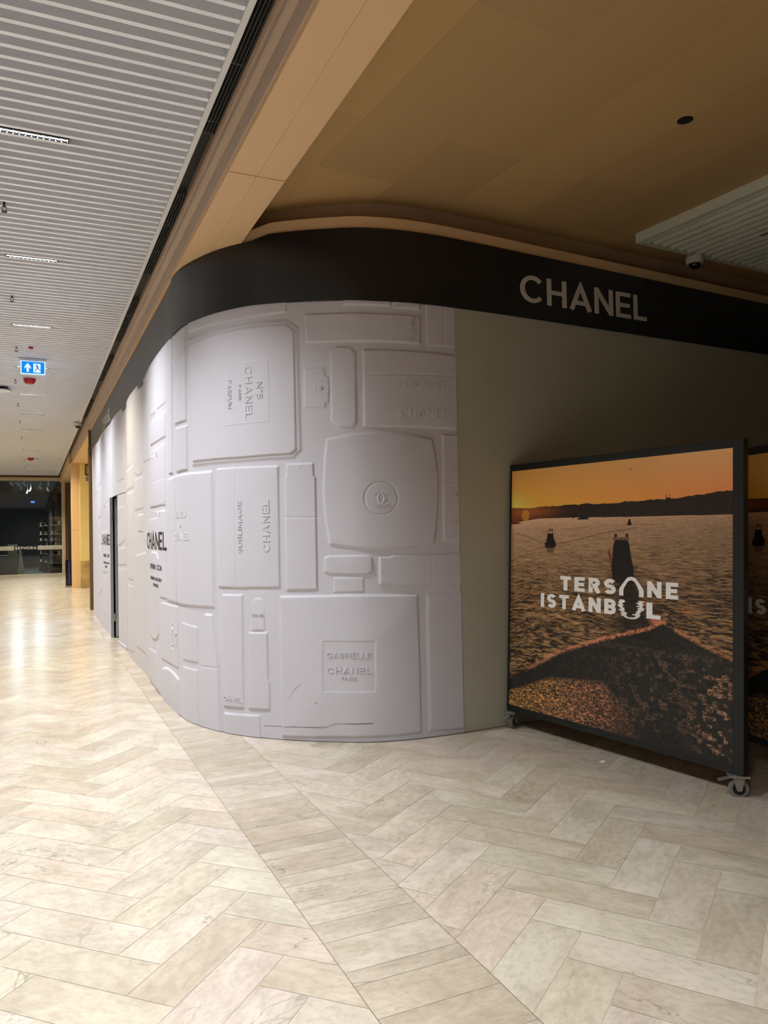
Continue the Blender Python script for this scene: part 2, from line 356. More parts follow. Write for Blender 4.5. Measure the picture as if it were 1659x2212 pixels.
def relief_sheet(name, s0, s1, z0, z1, ds, dz, m, parent, hole=None):
    ns = int((s1-s0)/ds)+1; nz = int((z1-z0)/dz)+1
    s = np.linspace(s0, s1, ns+1); z = np.linspace(z0, z1, nz+1); S, Z = np.meshgrid(s, z, indexing='ij')
    H = relief(S, Z)
    x = np.interp(S, PS, PX); y = np.interp(S, PS, PY); nx = np.interp(S, PS, TY); ny = -np.interp(S, PS, TX)
    V = np.stack([x+nx*H, y+ny*H, Z], -1).reshape(-1, 3)
    idx = np.arange((ns+1)*(nz+1)).reshape(ns+1, nz+1)
    F = np.stack([idx[:-1, :-1], idx[1:, :-1], idx[1:, 1:], idx[:-1, 1:]], -1).reshape(-1, 4)
    me = bpy.data.meshes.new(name); me.vertices.add(len(V)); me.vertices.foreach_set('co', V.astype(np.float32).ravel())
    me.loops.add(F.size); me.loops.foreach_set('vertex_index', F.astype(np.int32).ravel())
    me.polygons.add(len(F)); me.polygons.foreach_set('loop_start', np.arange(0, F.size, 4, dtype=np.int32))
    me.polygons.foreach_set('use_smooth', np.ones(len(F), bool)); me.update(calc_edges=True); me.validate()
    o = bpy.data.objects.new(name, me); COL.objects.link(o); me.materials.append(m); o.parent = parent
    return o
def hz(s, z): return float(relief(np.array([[s]]), np.array([[z]]))[0, 0])

# ------------------------------------------------------------------ materials
M = {}
M['vinyl'] = mat('pale_lilac_vinyl', srgb(202, 199, 207), .55, spec=.35, noise=.02, nscale=3, bump=.12, bscale=260)
M['panel'] = mat('pale_painted_board', srgb(180, 178, 163), .6, spec=.3, noise=.04, nscale=4)
M['fascia'] = mat('matt_black_fascia', srgb(24, 24, 26), .36, spec=.5, noise=.1, nscale=3)
M['core'] = mat('hoarding_board', srgb(110, 106, 100), .8)
M['letter'] = mat('off_white_lettering', srgb(205, 200, 190), .5)
M['decal'] = mat('black_vinyl_lettering', srgb(28, 28, 28), .5)
M['alu'] = mat('grey_aluminium', srgb(158, 160, 168), .4, metal=.1)
M['dark'] = mat('dark_void', srgb(14, 14, 16), .8)
M['slat'] = mat('white_powder_coated_slat', srgb(246, 248, 255), .45, noise=.01)
M['slatback'] = mat('grey_backing_board', srgb(112, 110, 112), .8)
M['blackmetal'] = mat('black_metal', srgb(22, 23, 23), .45, spec=.4)
M['frameblack'] = mat('satin_black_steel_frame', srgb(22, 25, 24), .4, spec=.4)
M['steel'] = mat('zinc_steel', srgb(170, 170, 165), .35, metal=.8)
M['rubber'] = mat('grey_rubber', srgb(120, 120, 112), .6)
M['cream'] = mat('cream_plaster', srgb(228, 205, 140), .8, noise=.05, nscale=5)
M['scuff'] = mat('grey_scuff', srgb(135, 128, 130), .6)
M['raft'] = mat('shade_toned_white_raft', srgb(205, 205, 188), .5, noise=.02)  # same white finish as the slats, darkened to carry the side wing's dimness
M['red'] = mat('red_plastic', srgb(170, 30, 40), .4)
M['white'] = mat('white_plastic', srgb(225, 225, 225), .4)
M['emitw'] = mat('lit_lens', srgb(255, 250, 240), .5, emit=(1, .97, .92), es=1.5)
def tan_mat(name, c, rows=False):
    m = mat(name, c, .62, spec=.3, noise=.06, nscale=160, bump=.08, bscale=300, stretch=(.35, 1, 1))
    if rows:
        nt = m.node_tree; b = nt.nodes['Principled BSDF']
        tc = nt.nodes.new('ShaderNodeTexCoord'); mp = nt.nodes.new('ShaderNodeMapping')
        mp.inputs['Rotation'].default_value = (0, 0, math.radians(90-4.6)); mp.inputs['Location'].default_value = (.37, .2, 0)
        nt.links.new(tc.outputs['Object'], mp.inputs[0])
        br = nt.nodes.new('ShaderNodeTexBrick'); br.offset = .37; br.inputs['Scale'].default_value = 1
        br.inputs['Brick Width'].default_value = 1.78; br.inputs['Row Height'].default_value = .58
        br.inputs['Mortar Size'].default_value = .0016; br.inputs['Mortar Smooth'].default_value = .2
        r, g, bb, a = c
        br.inputs['Color1'].default_value = (r*1.08, g*1.07, bb*1.02, 1); br.inputs['Color2'].default_value = (r*.86, g*.87, bb*.9, 1); br.inputs['Mortar'].default_value = (r*.72, g*.7, bb*.68, 1)
        nt.links.new(mp.outputs[0], br.inputs['Vector'])
        mx = [n for n in nt.nodes if n.bl_idname == 'ShaderNodeMixRGB'][0]; nt.links.new(br.outputs[0], mx.inputs[1])
    return m
M['tan'] = tan_mat('tan_veneer_panel', srgb(224, 188, 144))
M['tanrows'] = tan_mat('tan_veneer_ceiling_panels', srgb(184, 150, 102), True)
M['brown'] = mat('brown_metal_moulding', srgb(180, 154, 130), .38, spec=.5, noise=.06, nscale=8)
M['brown2'] = mat('dark_brown_laminate', srgb(104, 78, 50), .5)

# floor: stone tiles with colour kept per tile
def floor_mat():
    m = bpy.data.materials.new('cream_marble_tiles'); m.use_nodes = True; nt = m.node_tree; b = nt.nodes['Principled BSDF']
    at = nt.nodes.new('ShaderNodeAttribute'); at.attribute_name = 'tile'
    uv = nt.nodes.new('ShaderNodeAttribute'); uv.attribute_name = 'grain'
    n1 = nt.nodes.new('ShaderNodeTexNoise'); n1.inputs['Scale'].default_value = 3.2; n1.inputs['Detail'].default_value = 8; n1.inputs['Roughness'].default_value = .62; n1.inputs['Distortion'].default_value = .6
    nt.links.new(uv.outputs['Vector'], n1.inputs['Vector'])
    r1 = nt.nodes.new('ShaderNodeValToRGB'); r1.color_ramp.elements[0].position = .34; r1.color_ramp.elements[0].color = (.80, .765, .71, 1)
    r1.color_ramp.elements[1].position = .66; r1.color_ramp.elements[1].color = (1.06, 1.05, 1.03, 1)
    nt.links.new(n1.outputs[0], r1.inputs[0])
    mx = nt.nodes.new('ShaderNodeMixRGB'); mx.blend_type = 'MULTIPLY'; mx.inputs[0].default_value = 1
    nt.links.new(at.outputs['Color'], mx.inputs[1]); nt.links.new(r1.outputs[0], mx.inputs[2])
    # fine specks
    n2 = nt.nodes.new('ShaderNodeTexNoise'); n2.inputs['Scale'].default_value = 26; n2.inputs['Detail'].default_value = 6; n2.inputs['Roughness'].default_value = .7
    nt.links.new(uv.outputs['Vector'], n2.inputs['Vector'])
    r2 = nt.nodes.new('ShaderNodeMapRange'); r2.inputs[1].default_value = .36; r2.inputs[2].default_value = .56; r2.inputs[3].default_value = .86; r2.inputs[4].default_value = 1.02
    nt.links.new(n2.outputs[0], r2.inputs[0])
    mx2 = nt.nodes.new('ShaderNodeMixRGB'); mx2.blend_type = 'MULTIPLY'; mx2.inputs[0].default_value = 1
    nt.links.new(mx.outputs[0], mx2.inputs[1]); nt.links.new(r2.outputs[0], mx2.inputs[2])
    # veins (thin cracks)
    n3 = nt.nodes.new('ShaderNodeTexNoise'); n3.inputs['Scale'].default_value = 1.3; n3.inputs['Detail'].default_value = 5; n3.inputs['Roughness'].default_value = .55; n3.inputs['Distortion'].default_value = .7
    nt.links.new(uv.outputs['Vector'], n3.inputs['Vector'])
    s = nt.nodes.new('ShaderNodeMath'); s.operation = 'SUBTRACT'; s.inputs[1].default_value = .5; nt.links.new(n3.outputs[0], s.inputs[0])
    a = nt.nodes.new('ShaderNodeMath'); a.operation = 'ABSOLUTE'; nt.links.new(s.outputs[0], a.inputs[0])
    r3 = nt.nodes.new('ShaderNodeMapRange'); r3.inputs[1].default_value = 0; r3.inputs[2].default_value = .0035; r3.inputs[3].default_value = .6; r3.inputs[4].default_value = 1
    nt.links.new(a.outputs[0], r3.inputs[0])
    n4 = nt.nodes.new('ShaderNodeTexNoise'); n4.inputs['Scale'].default_value = .9; nt.links.new(uv.outputs['Vector'], n4.inputs['Vector'])
    r4 = nt.nodes.new('ShaderNodeMapRange'); r4.inputs[1].default_value = .44; r4.inputs[2].default_value = .56; nt.links.new(n4.outputs[0], r4.inputs[0])
    mx3 = nt.nodes.new('ShaderNodeMixRGB'); mx3.blend_type = 'MULTIPLY'; nt.links.new(r4.outputs[0], mx3.inputs[0])
    nt.links.new(mx2.outputs[0], mx3.inputs[1]); nt.links.new(r3.outputs[0], mx3.inputs[2])
    nt.links.new(mx3.outputs[0], b.inputs['Base Color'])
    b.inputs['Roughness'].default_value = .22; b.inputs['Specular IOR Level'].default_value = .5
    tc = nt.nodes.new('ShaderNodeTexCoord'); n5 = nt.nodes.new('ShaderNodeTexNoise'); n5.inputs['Scale'].default_value = 3.0; n5.inputs['Detail'].default_value = 2
    nt.links.new(tc.outputs['Object'], n5.inputs['Vector'])
    bp = nt.nodes.new('ShaderNodeBump'); bp.inputs['Strength'].default_value = .25; bp.inputs['Distance'].default_value = .01
    nt.links.new(n5.outputs[0], bp.inputs['Height']); nt.links.new(bp.outputs[0], b.inputs['Normal'])
    return m

# ------------------------------------------------------------------ floor
def clip(poly, a, b, c):
    """keep a*x+b*y<=c"""
    out = []; n = len(poly)
    for i in range(n):
        p = poly[i]; q = poly[(i+1) % n]; fp = a*p[0]+b*p[1]-c; fq = a*q[0]+b*q[1]-c
        if fp <= 0: out.append(p)
        if (fp < 0 < fq) or (fq < 0 < fp):
            t = fp/(fp-fq); out.append(tuple(p[k]+t*(q[k]-p[k]) for k in range(len(p))))
    return out
def build_floor():
    V = []; F = []; C = []; G = []
    pal = [srgb(222,207,190), srgb(219,205,192), srgb(225,214,198), srgb(214,202,182), srgb(221,209,193), srgb(212,198,179), srgb(220,211,192)]
    def put(poly, col, seed, ang):
        if len(poly) < 3: return
        k = len(V); ca, sa = math.cos(ang), math.sin(ang)
        for p in poly:
            V.append((p[0], p[1], 0.0)); C.append(col)
            u = p[0]*ca+p[1]*sa; v = -p[0]*sa+p[1]*ca
            G.append((u*.85+seed*7.3, v*1.5+seed*3.1, seed*5.7))
        F.append(tuple(range(k, k+len(poly))))
    def tilecol(lo=.97, hi=1.03, pl=None):
        c = random.choice(pl or pal); j = random.uniform(lo, hi); j *= .77; return (c[0]*j, c[1]*j, c[2]*j, 1)
    g = .0009
    spal = [srgb(217,205,188), srgb(209,196,178), srgb(204,190,170), srgb(223,213,198), srgb(212,200,182)]
    def herring(ang, ox, oy, w, clips, bb):
        L = 3*w; ca, sa = math.cos(ang), math.sin(ang)
        R = int(40/w)
        for s in range(-40, 41):
            for t in range(-220, 221):
                bx = t*w+s*L; by = t*w-s*L
                for (x0, y0, x1, y1, vert) in ((0, 0, L, w, 0), (L, w-L, L+w, w, 1)):
                    cx = bx+(x0+x1)/2; cy = by+(y0+y1)/2; X = ox+cx*ca-cy*sa; Y = oy+cx*sa+cy*ca
                    if not (bb[0]-.8 < X < bb[1]+.8 and bb[2]-.8 < Y < bb[3]+.8): continue
                    q = [(bx+a, by+b) for a, b in ((x0+g, y0+g), (x1-g, y0+g), (x1-g, y1-g), (x0+g, y1-g))]
                    q = [(ox+a*ca-b*sa, oy+a*sa+b*ca) for a, b in q]
                    for c in clips:
                        q = clip(q, *c)
                        if len(q) < 3: break
                    else: put(q, tilecol(), random.uniform(0, 50), ang+(math.pi/2 if vert else 0))
    # corridor: zig-zag lines run along the corridor with their ridge at x = 0.40
    herring(math.radians(45), .40, 3.08, .19, [(1, 0, .95), (-1, 0, 5.0), (0, -1, 4.0), (0, 1, 33.4)], (-5, .95, -4, 33.4))
    herring(math.radians(35.5), 1.406, 2.264, .197, [(-1, 0, -1.395), (1, 0, 10.0), (0, -1, 4.0), (0, 1, 7.0)], (1.395, 10, -4, 7))
    # border strip of planks laid across
    y = -4.0
    while y < 33.4:
        w = random.choice([.085, .11, .14, .19, .21]); y1 = min(33.4, y+w)
        put([(.953, y+g), (1.392, y+g-.004), (1.392, y1-g-.004), (.953, y1-g)], tilecol(.93, 1.02, spal), random.uniform(0, 50), 0); y = y1
    for x0, x1 in ((.9502, .9528), (1.3922, 1.3948)):      # dark expansion joints on both sides of the strip
        k = len(V)
        for p in ((x0, -4), (x1, -4), (x1, 33.4), (x0, 33.4)): V.append((p[0], p[1], .0002)); C.append(srgb(120, 108, 92)); G.append((0, 0, 0))
        F.append((k, k+1, k+2, k+3))
    # plain tiles beyond the strip in the far part
    for i in range(0, 44):
        for j in range(0, 7):
            put([(1.395+j*.6+g, 7.0+i*.6+g), (1.995+j*.6-g, 7.0+i*.6+g), (1.995+j*.6-g, 7.6+i*.6-g), (1.395+j*.6+g, 7.6+i*.6-g)], tilecol(), random.uniform(0, 50), 0)
    k = len(V)
    for p in ((-5, -4), (10.0, -4), (10.0, 33.4), (-5, 33.4)): V.append((p[0], p[1], -.0015)); C.append(srgb(232, 222, 202)); G.append((0, 0, 0))
    F.append((k, k+1, k+2, k+3))
    for p in ((-5, -4), (10.0, -4), (10.0, 33.4), (-5, 33.4)): V.append((p[0], p[1], -.12)); C.append(srgb(150, 138, 118)); G.append((0, 0, 0))
    F.extend([(k, k+4, k+5, k+1), (k+1, k+5, k+6, k+2), (k+2, k+6, k+7, k+3), (k+3, k+7, k+4, k), (k+7, k+6, k+5, k+4)])
    me = bpy.data.meshes.new('floor'); me.from_pydata(V, [], F); me.update()
    a = me.attributes.new('tile', 'FLOAT_COLOR', 'POINT'); a.data.foreach_set('color', np.array(C, np.float32).ravel())
    a = me.attributes.new('grain', 'FLOAT_VECTOR', 'POINT'); a.data.foreach_set('vector', np.array(G, np.float32).ravel())
    o = bpy.data.objects.new('floor', me); COL.objects.link(o); me.materials.append(floor_mat()); struct(o)
build_floor()

# ------------------------------------------------------------------ ceilings
Y0, Y1 = -4.0, 33.4
mb = MB()                                                   # slatted corridor ceiling
struct(MB().box((-3.7, Y0, 4.075), (.93, Y1, 4.12)).build('ceiling_backing', M['slatback']))
y = Y0+.02+.048
while y < Y1-.05:
    mb.box((-3.7, y, 3.97), (.93, y+.030, 4.0745)); y += .1043
ceil_slats = struct(mb.build('ceiling', M['slat']))
struct(MB().box((.93, Y0, 3.955), (.962, Y1, 4.12)).build('trim_1', M['white'], bevel=.002))
struct(MB().box((.962, Y0, 4.03), (1.062, Y1, 4.12)).build('trim_2', M['blackmetal']))
prof = [(1.052, 4.12), (1.052, 3.985)]
prof += [(1.052-.010*math.sin(math.pi*t/8)+.0, 3.985-.055*t/8) for t in range(1, 8)]
prof += [(1.050+.028*(t/6), 3.93-.030*(t/6)**1.5) for t in range(0, 7)]
prof += [(1.078-.034*math.sin(math.pi*t/12), 3.895-.075*t/12) for t in range(0, 13)]
prof += [(1.074, 3.80), (1.074, 3.70), (1.088, 3.70), (1.088, 4.12)]
struct(MB().prism_y(prof, Y0, 24.3).build('trim_3', M['brown']))
# tan beam / soffit with joints
for k, (a, b) in enumerate([(Y0, -.1), (-.1, 4.515), (4.52, 9.6), (9.605, 14.7), (14.705, 24.3)]):
    mb = MB().box((1.0885, a+.002, 3.675), (1.262, b-.002, 4.05)).box((1.2635, a+.002, 3.675), (1.44, b-.002, 4.05)); struct(mb.build('trim_%d' % (4+k), M['tan']))
struct(MB().box((1.44, Y0, 3.93), (10.0, 6.6, 4.03)).build('ceiling', M['tanrows']))
# ribbed white ceiling raft in the side wing
def ribbed():
    mb = MB(); t = math.radians(4.6); ca, sa = math.cos(t), math.sin(t)
    O = Vector((4.60, 4.87, 0)); U = Vector((ca, sa, 0)); Vv = Vector((sa, -ca, 0))
    def P(u, v, z): q = O+U*u+Vv*v; return (q.x, q.y, z)
    W, L = 4.2, 6.0
    mb.add([P(0, 0, 3.93), P(W, 0, 3.93), P(W, L, 3.93), P(0, L, 3.93), P(0, 0, 3.90), P(W, 0, 3.90), P(W, L, 3.90), P(0, L, 3.90)], [(0,1,2,3),(7,6,5,4),(0,4,5,1),(1,5,6,2),(2,6,7,3),(3,7,4,0)])
    def bx(u0, v0, u1, v1, z0, z1):
        mb.add([P(u0,v0,z0),P(u1,v0,z0),P(u1,v1,z0),P(u0,v1,z0),P(u0,v0,z1),P(u1,v0,z1),P(u1,v1,z1),P(u0,v1,z1)], [(0,3,2,1),(4,5,6,7),(0,1,5,4),(1,2,6,5),(2,3,7,6),(3,0,4,7)])
    bx(-.01, -.01, .045, L, 3.852, 3.93); bx(.045, -.01, W, .012, 3.852, 3.90)
    u = .10; pitch = .104
    while u < W-.06:
        n = 7; vs = []
        for k in range(n+1):
            a = math.pi*k/n; vs.append((u-.034*math.cos(a), 3.895-.034*math.sin(a)))
        V = [P(a, .012, z) for a, z in vs]+[P(a, L, z) for a, z in vs]; m = n+1
        mb.add(V, [(i, i+1, i+1+m, i+m) for i in range(n)]+[tuple(range(m)), tuple(range(m, 2*m))]); u += pitch
    return struct(mb.build('ceiling', M['raft'])), P
ribs, PRIB = ribbed()

# ------------------------------------------------------------------ outer walls
struct(MB().box((-3.9, Y0, 0), (-3.7, Y1, 4.12)).build('wall_left', mat('pale_wall_left', srgb(225, 222, 218), .7)))
struct(MB().box((-5.2, Y0-.2, 0), (10.2, Y0, 4.12)).build('wall_back', mat('dim_wall_back', srgb(120, 110, 96), .8)))
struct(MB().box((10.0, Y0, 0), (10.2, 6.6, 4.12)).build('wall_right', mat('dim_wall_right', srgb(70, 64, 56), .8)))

# ------------------------------------------------------------------ hoarding
S_DOOR0, S_DOOR1, S_LEAF1, S_A, S_B, S_C, S_END = 4.752, 5.552, 6.263, 8.054, 10.195, 12.906, 20.5
top = lambda s: float(np.interp(s, [0, 11.3, 12.3, 20.6], [3.195, 3.195, 3.152, 3.142]))
ftop = lambda s: float(np.interp(s, [0, 10.1, 10.6, 11.35, 11.5, 12.3, 13.5, 20.6], [3.673, 3.673, 3.673, 3.673, 3.70, 3.68, 3.662, 3.62]))
hoard = thing('hoarding', 'long curved black and lilac-white hoarding embossed with perfume bottles', 'hoarding', (1.1, 6.6, 0))
def under(o, root=hoard):
    o.parent = root; o.matrix_parent_inverse = Matrix.Translation(-root.location); return o
parts = []
parts.append(sheet('backing_board', 0, S_DOOR0, 0, ftop, -.07, -.022, M['core'], None, flat=True))
parts.append(sheet('backing_board', S_DOOR0, S_DOOR1, 2.075, ftop, -.07, -.022, M['core'], None, flat=True))
parts.append(sheet('backing_board', S_DOOR1, S_END, 0, ftop, -.07, -.022, M['core'], None, flat=True))
for a, b, z0, ds, dz in ((0, 2.251, 0, .016, .012), (2.251, S_DOOR0, 0, .016, .012), (S_DOOR0, S_LEAF1, 2.075, .016, .012),
                         (S_LEAF1, S_A, 0, .013, .009), (S_A, S_B, 0, .010, .007), (S_B, S_C, 0.004, .0055, .0055)):
    parts.append(relief_sheet('printed_panel', a+.0015, b-.0015, z0, 3.205, ds, dz, M['vinyl'], None))
leafp = relief_sheet('service_door_leaf', S_DOOR1+.004, S_LEAF1-.004, .02, 2.066, .016, .012, M['vinyl'], None); parts.append(leafp)
parts.append(sheet('plinth', S_DOOR1+.004, S_LEAF1-.004, 0.0, .055, -.003, .014, M['vinyl'], None))
parts.append(sheet('plain_panel', S_C+.0015, 16.9, 0.004, 3.16, -.003, .005, M['panel'], None))
parts.append(sheet('plain_panel', 16.903, S_END, 0.004, 3.16, -.003, .005, M['panel'], None))
parts.append(sheet('corner_bead', S_C-.004, S_C+.003, 0.004, 3.15, 0, .0075, M['panel'], None))
for a, b in ((0, 2.251), (2.251, 4.752), (4.752, 6.263), (6.263, S_A), (S_A, S_B-.02), (S_B-.017, 14.93), (14.933, S_END)):
    parts.append(sheet('fascia_panel', a+.001, b-.001, (lambda s: top(s)-.04*(s < 10.1)), ftop, -.02, .019 if a > 10 else .001, M['fascia'], None, flat=True))
def split_words(text, w, track):
    """each word with where it starts and ends, as fractions of the whole line"""
    xs = []; x = 0
    for ch in text: W = glyph(ch, w)[0]; xs.append((x, x+W)); x += W+track
    tot = x-track; out = []; i = 0
    for wd in text.split(' '): out.append((wd, xs[i][0]/tot, xs[i+len(wd)-1][1]/tot)); i += len(wd)+1
    return out
def wall_text(text, s0, s1, zb, hgt, w=.13, h=.004, hb=0.0, tp=.5, name=None, m=None, track=.16, flat=False, follow=False):
    for wd, f0, f1 in split_words(text, w, track):
        mb = MB(); a0 = s0+(s1-s0)*f0; a1 = s0+(s1-s0)*f1
        if follow: text_on(mb, wd, lambda a, b, hh: surf1(a0+a, zb+b, hz(a0+a, zb+b)+hh), w, h, length=a1-a0, height=hgt, top=tp, hb=hb, track=track, seg=.12); parts.append(mb.build(name, m, None)); continue
        fn = (lambda a, b, hh: tuple(surf(np.array([a0+a]), zb+b, hh, True)[0])) if flat else (lambda a, b, hh: surf1(a0+a, zb+b, hh))
        text_on(mb, wd, fn, w, h, length=a1-a0, height=hgt, top=tp, hb=hb, track=track)
        parts.append(mb.build(name, m, None))
wall_text('CHANEL', 13.512, 14.905, 3.275, .215, .15, .028, .018, 1.0, 'sign_lettering', M['letter'], .15)
wall_text('CHANEL', 3.03, 4.44, 3.285, .20, .15, .0115, .001, 1.0, 'sign_lettering', M['letter'], .15, True)
for s in (8.375, 3.1):
    for tx, a, b, zb, hg, w in (('CHANEL', 0, 1.37, 1.363, .168, .16), ('OPENING SOON', .37, 1.13, 1.17, .05, .13), ('FRAGRANCE AND BEAUTY', .40, 1.13, 1.065, .030, .13), ('BOUTIQUE', .62, .92, 1.005, .030, .13)):
        wall_text(tx, s+a, s+b, zb, hg, w, .0016, 0, 1.0, 'black_lettering', M['decal'], .13, follow=True)
# embossed words on the relief
def etext(t, s0, s1, zb, hg, w=.15):
    wall_text(t, s0, s1, zb, hg, w, .0048 if s0 > 10.6 else .003, -.001, .4, 'embossed_word', M['vinyl'], follow=True)
etext('SUBLIMAGE', 12.441, 12.816, 2.541, .042, .13); etext('CHANEL', 12.441, 12.818, 2.318, .062, .17)
etext('GABRIELLE', 11.889, 12.203, .602, .040, .15); etext('CHANEL', 11.889, 12.202, .494, .044, .18); etext('PARIS', 11.993, 12.099, .448, .022, .16)
etext('CHANEL', 11.011, 11.187, .245, .034, .18); etext('CHANEL', 11.292, 11.403, .889, .018, .16)
etext('BLEU', 10.237, 10.515, 1.64, .055, .16); etext('DE', 10.34, 10.40, 1.565, .028, .16); etext('CHANEL', 10.157, 10.574, 1.455, .058, .16)
etext('LE', 12.845, 12.90, 1.742, .028, .14); etext('CH', 12.835, 12.893, 1.535, .032, .16)
etext('CHANEL', 9.05, 9.5, 1.69, .04, .16); etext('CHANEL', 8.9, 9.4, 2.24, .04, .16)
def vtext(t, sb, z0, z1, hg, w=.15, up=True):
    """words turned a quarter: up=True reads upwards"""
    zc = (z0+z1)/2; b0 = hz(sb, zc); L = abs(z1-z0); mb = MB()
    f = (lambda a, b, hh: surf1(sb-b, z0+a, b0+hh)) if up else (lambda a, b, hh: surf1(sb+b, z0-a, b0+hh))
    text_on(mb, t, f, w, .0052, length=L, height=hg, top=.45, hb=-.0015, track=.16); parts.append(mb.build('embossed_word', M['vinyl'], None))
vtext('SUBLIMAGE', 11.222, 1.36, 1.742, .038, .13); vtext('CHANEL', 11.465, 1.362, 1.742, .058, .17)
vtext('CHANEL', 12.578, 2.885, 3.047, .036, .16)
vtext('No5', 11.378, 2.618, 2.488, .052, .16, False); vtext('CHANEL', 11.278, 2.742, 2.353, .062, .17, False); vtext('PARIS', 11.218, 2.612, 2.491, .024, .15, False); vtext('PARFUM', 11.112, 2.657, 2.442, .038, .14, False)
vtext('PARFUM', 9.975, .74, .52, .04, .14, False); vtext('No5', 10.12, .68, .56, .05, .14, False)
# linked double-C medallions
def cc(sc, zc, r):
    b0 = hz(sc, zc); emb = MB()
    for sg in (-1, 1):
        ln = arc(sg*.24, 0, .62, .62, 0, 360, 24)
        pts = arc(.27, 0, .56, .56, 48, 312, 22) if sg > 0 else arc(-.27, 0, .56, .56, 132, -132, 22)
        sweep(emb, pts, .19, lambda x, y, hh: surf1(sc+x*r, zc+y*r, b0+hh), .0055, .5, -.0015)
    parts.append(emb.build('embossed_emblem', M['vinyl'], None))
cc(12.296, 1.734, .082); cc(11.884, 2.534, .022)
# scuff marks near the foot
sc = MB()
for pts, w in (([(11.38, .091), (11.70, .104), (11.882, .111), (11.93, .135), (12.205, .142)], .0035), ([(12.02, .136), (12.205, .138)], .006), ([(11.60, .30), (11.63, .36), (11.69, .41)], .003), ([(11.79, .275), (11.81, .285)], .006), ([(12.2, .13), (12.2, .148)], .006), ([(11.86, .1), (11.6, .105)], .002)):
    sc = MB()
    for i in range(len(pts)-1):
        a = np.array(pts[i]); b = np.array(pts[i+1]); n = 14
        ln = [tuple(a+(b-a)*k/n) for k in range(n+1)]
        q = [surf1(s, z-w/2, hz(s, z)+.0012) for s, z in ln]+[surf1(s, z+w/2, hz(s, z)+.0012) for s, z in ln]
        sc.add(q, [(i2, i2+1, i2+n+2, i2+n+1) for i2 in range(n)])
    parts.append(sc.build('scuff_mark', M['scuff'], None))

# open doorway: jamb, door leaf swung inwards and its hinges
jy = 12.05
parts.append(MB().box((1.045, jy-.012, 0.0), (1.085, jy+.03, 2.075)).build('door_jamb', M['alu'], None, bevel=.002))
leaf = MB().box((1.112, jy-.030, .015), (1.86, jy+.012, 2.06)).build('open_door', M['alu'], None, bevel=.002); parts.append(leaf)
for zz in (.30, 1.78):
    hg = MB().box((1.078, jy-.022, zz-.05), (1.118, jy-.006, zz+.05)).cyl((1.098, jy-.026, zz-.055), (1.098, jy-.026, zz+.055), .009, 12).build('hinge', M['blackmetal'] if zz > 1 else M['steel'], None); hg.parent = leaf
parts.append(MB().box((1.08, 11.225, 0), (1.125, 11.262, 2.075)).build('door_jamb', M['alu'], None))
for o in parts: under(o)
# end post of the hoarding and rim / recess above it
struct(MB().box((1.062, 16.80, 0), (1.125, 16.93, 3.70)).build('trim_9', M['brown2']))
struct(sheet('trim_10', 10.95, S_END, ftop, lambda s: ftop(s)+.088, -.20, .004, M['tan'], None))
struct(sheet('trim_11', 10.95, 20.4, lambda s: ftop(s)+.088, 3.935, -.24, -.14, M['brown'], None))
struct(MB().box((1.16, 16.80, 3.715), (1.44, 16.9, 3.9)).build('trim_12', M['tan']))

# ------------------------------------------------------------------ recess past the hoarding, columns
struct(MB().box((1.27, 24.1, 0.80), (4.0, 24.3, 3.70)).build('wall_recess', M['cream']))
stone = mat('mottled_tan_marble', srgb(196, 168, 112), .35, noise=.4, nscale=5)
struct(MB().box((1.265, 24.06, 0), (4.0, 24.1, .80)).build('baseboard_recess', stone))
struct(MB().box((1.27, 24.1, 0), (4.0, 24.3, .80)).build('wall_recess', M['cream']))
struct(MB().box((1.055, 24.3, 0), (1.27, 24.9, 1.7)).box((1.055, 24.3, 1.705), (1.27, 24.9, 3.70)).build('trim_13', M['tan']))
struct(MB().box((1.44, 6.7, 3.69), (4.0, 24.3, 3.78)).build('ceiling_recess', mat('peach_soffit', srgb(225, 195, 150), .7)))
struct(MB().box((4.0, 6.6, 0), (4.2, 24.3, 3.8)).build('wall_far_right', M['cream']))
struct(MB().box((1.02, 24.9, 3.70), (1.9, 33.4, 4.12)).build('trim_14', M['tan']))
struct(MB().box((1.56, 24.9, 0), (1.76, 33.4, 3.70)).build('wall_side', mat('dark_green_glazed_wall', srgb(38, 46, 40), .25)))

# ------------------------------------------------------------------ shop at the corridor end
SY = 33.4
def rectframe(name, x0, x1, z0, z1, w, y0, y1, m, nb=False):
    mb = MB().box((x0, y0, z1-w), (x1, y1, z1)).box((x1-w, y0, z0), (x1, y1, z1-w)).box((x0, y0, z0), (x0+w, y1, z1-w))
    if not nb: mb.box((x0+w, y0, z0), (x1-w, y1, z0+w))
    return mb.build(name, m, None)
struct(MB().box((-5.0, SY, 3.89), (1.56, SY+.3, 4.12)).box((1.205, SY, 0), (1.56, SY+.3, 3.89)).build('wall_end', M['brown2']))
struct(rectframe('window_frame', -3.6, 1.205, 0, 3.89, .06, SY-.04, SY+.12, M['tan'], True)).name = 'trim_15'
struct(rectframe('window_frame', -3.54, 1.145, 0.0, 3.83, .075, SY, SY+.1, mat('pale_shop_frame', srgb(205, 196, 176), .5))).name = 'window_1'
struct(MB().box((-5.0, SY, 0), (-3.6, SY+.3, 3.89)).build('wall_end', M['brown2']))
gm = bpy.data.materials.new('shop_glass'); gm.use_nodes = True; nt = gm.node_tree; nt.nodes.clear()
out = nt.nodes.new('ShaderNodeOutputMaterial'); tr = nt.nodes.new('ShaderNodeBsdfTransparent'); gl = nt.nodes.new('ShaderNodeBsdfGlossy'); mx = nt.nodes.new('ShaderNodeMixShader'); fr = nt.nodes.new('ShaderNodeFresnel')
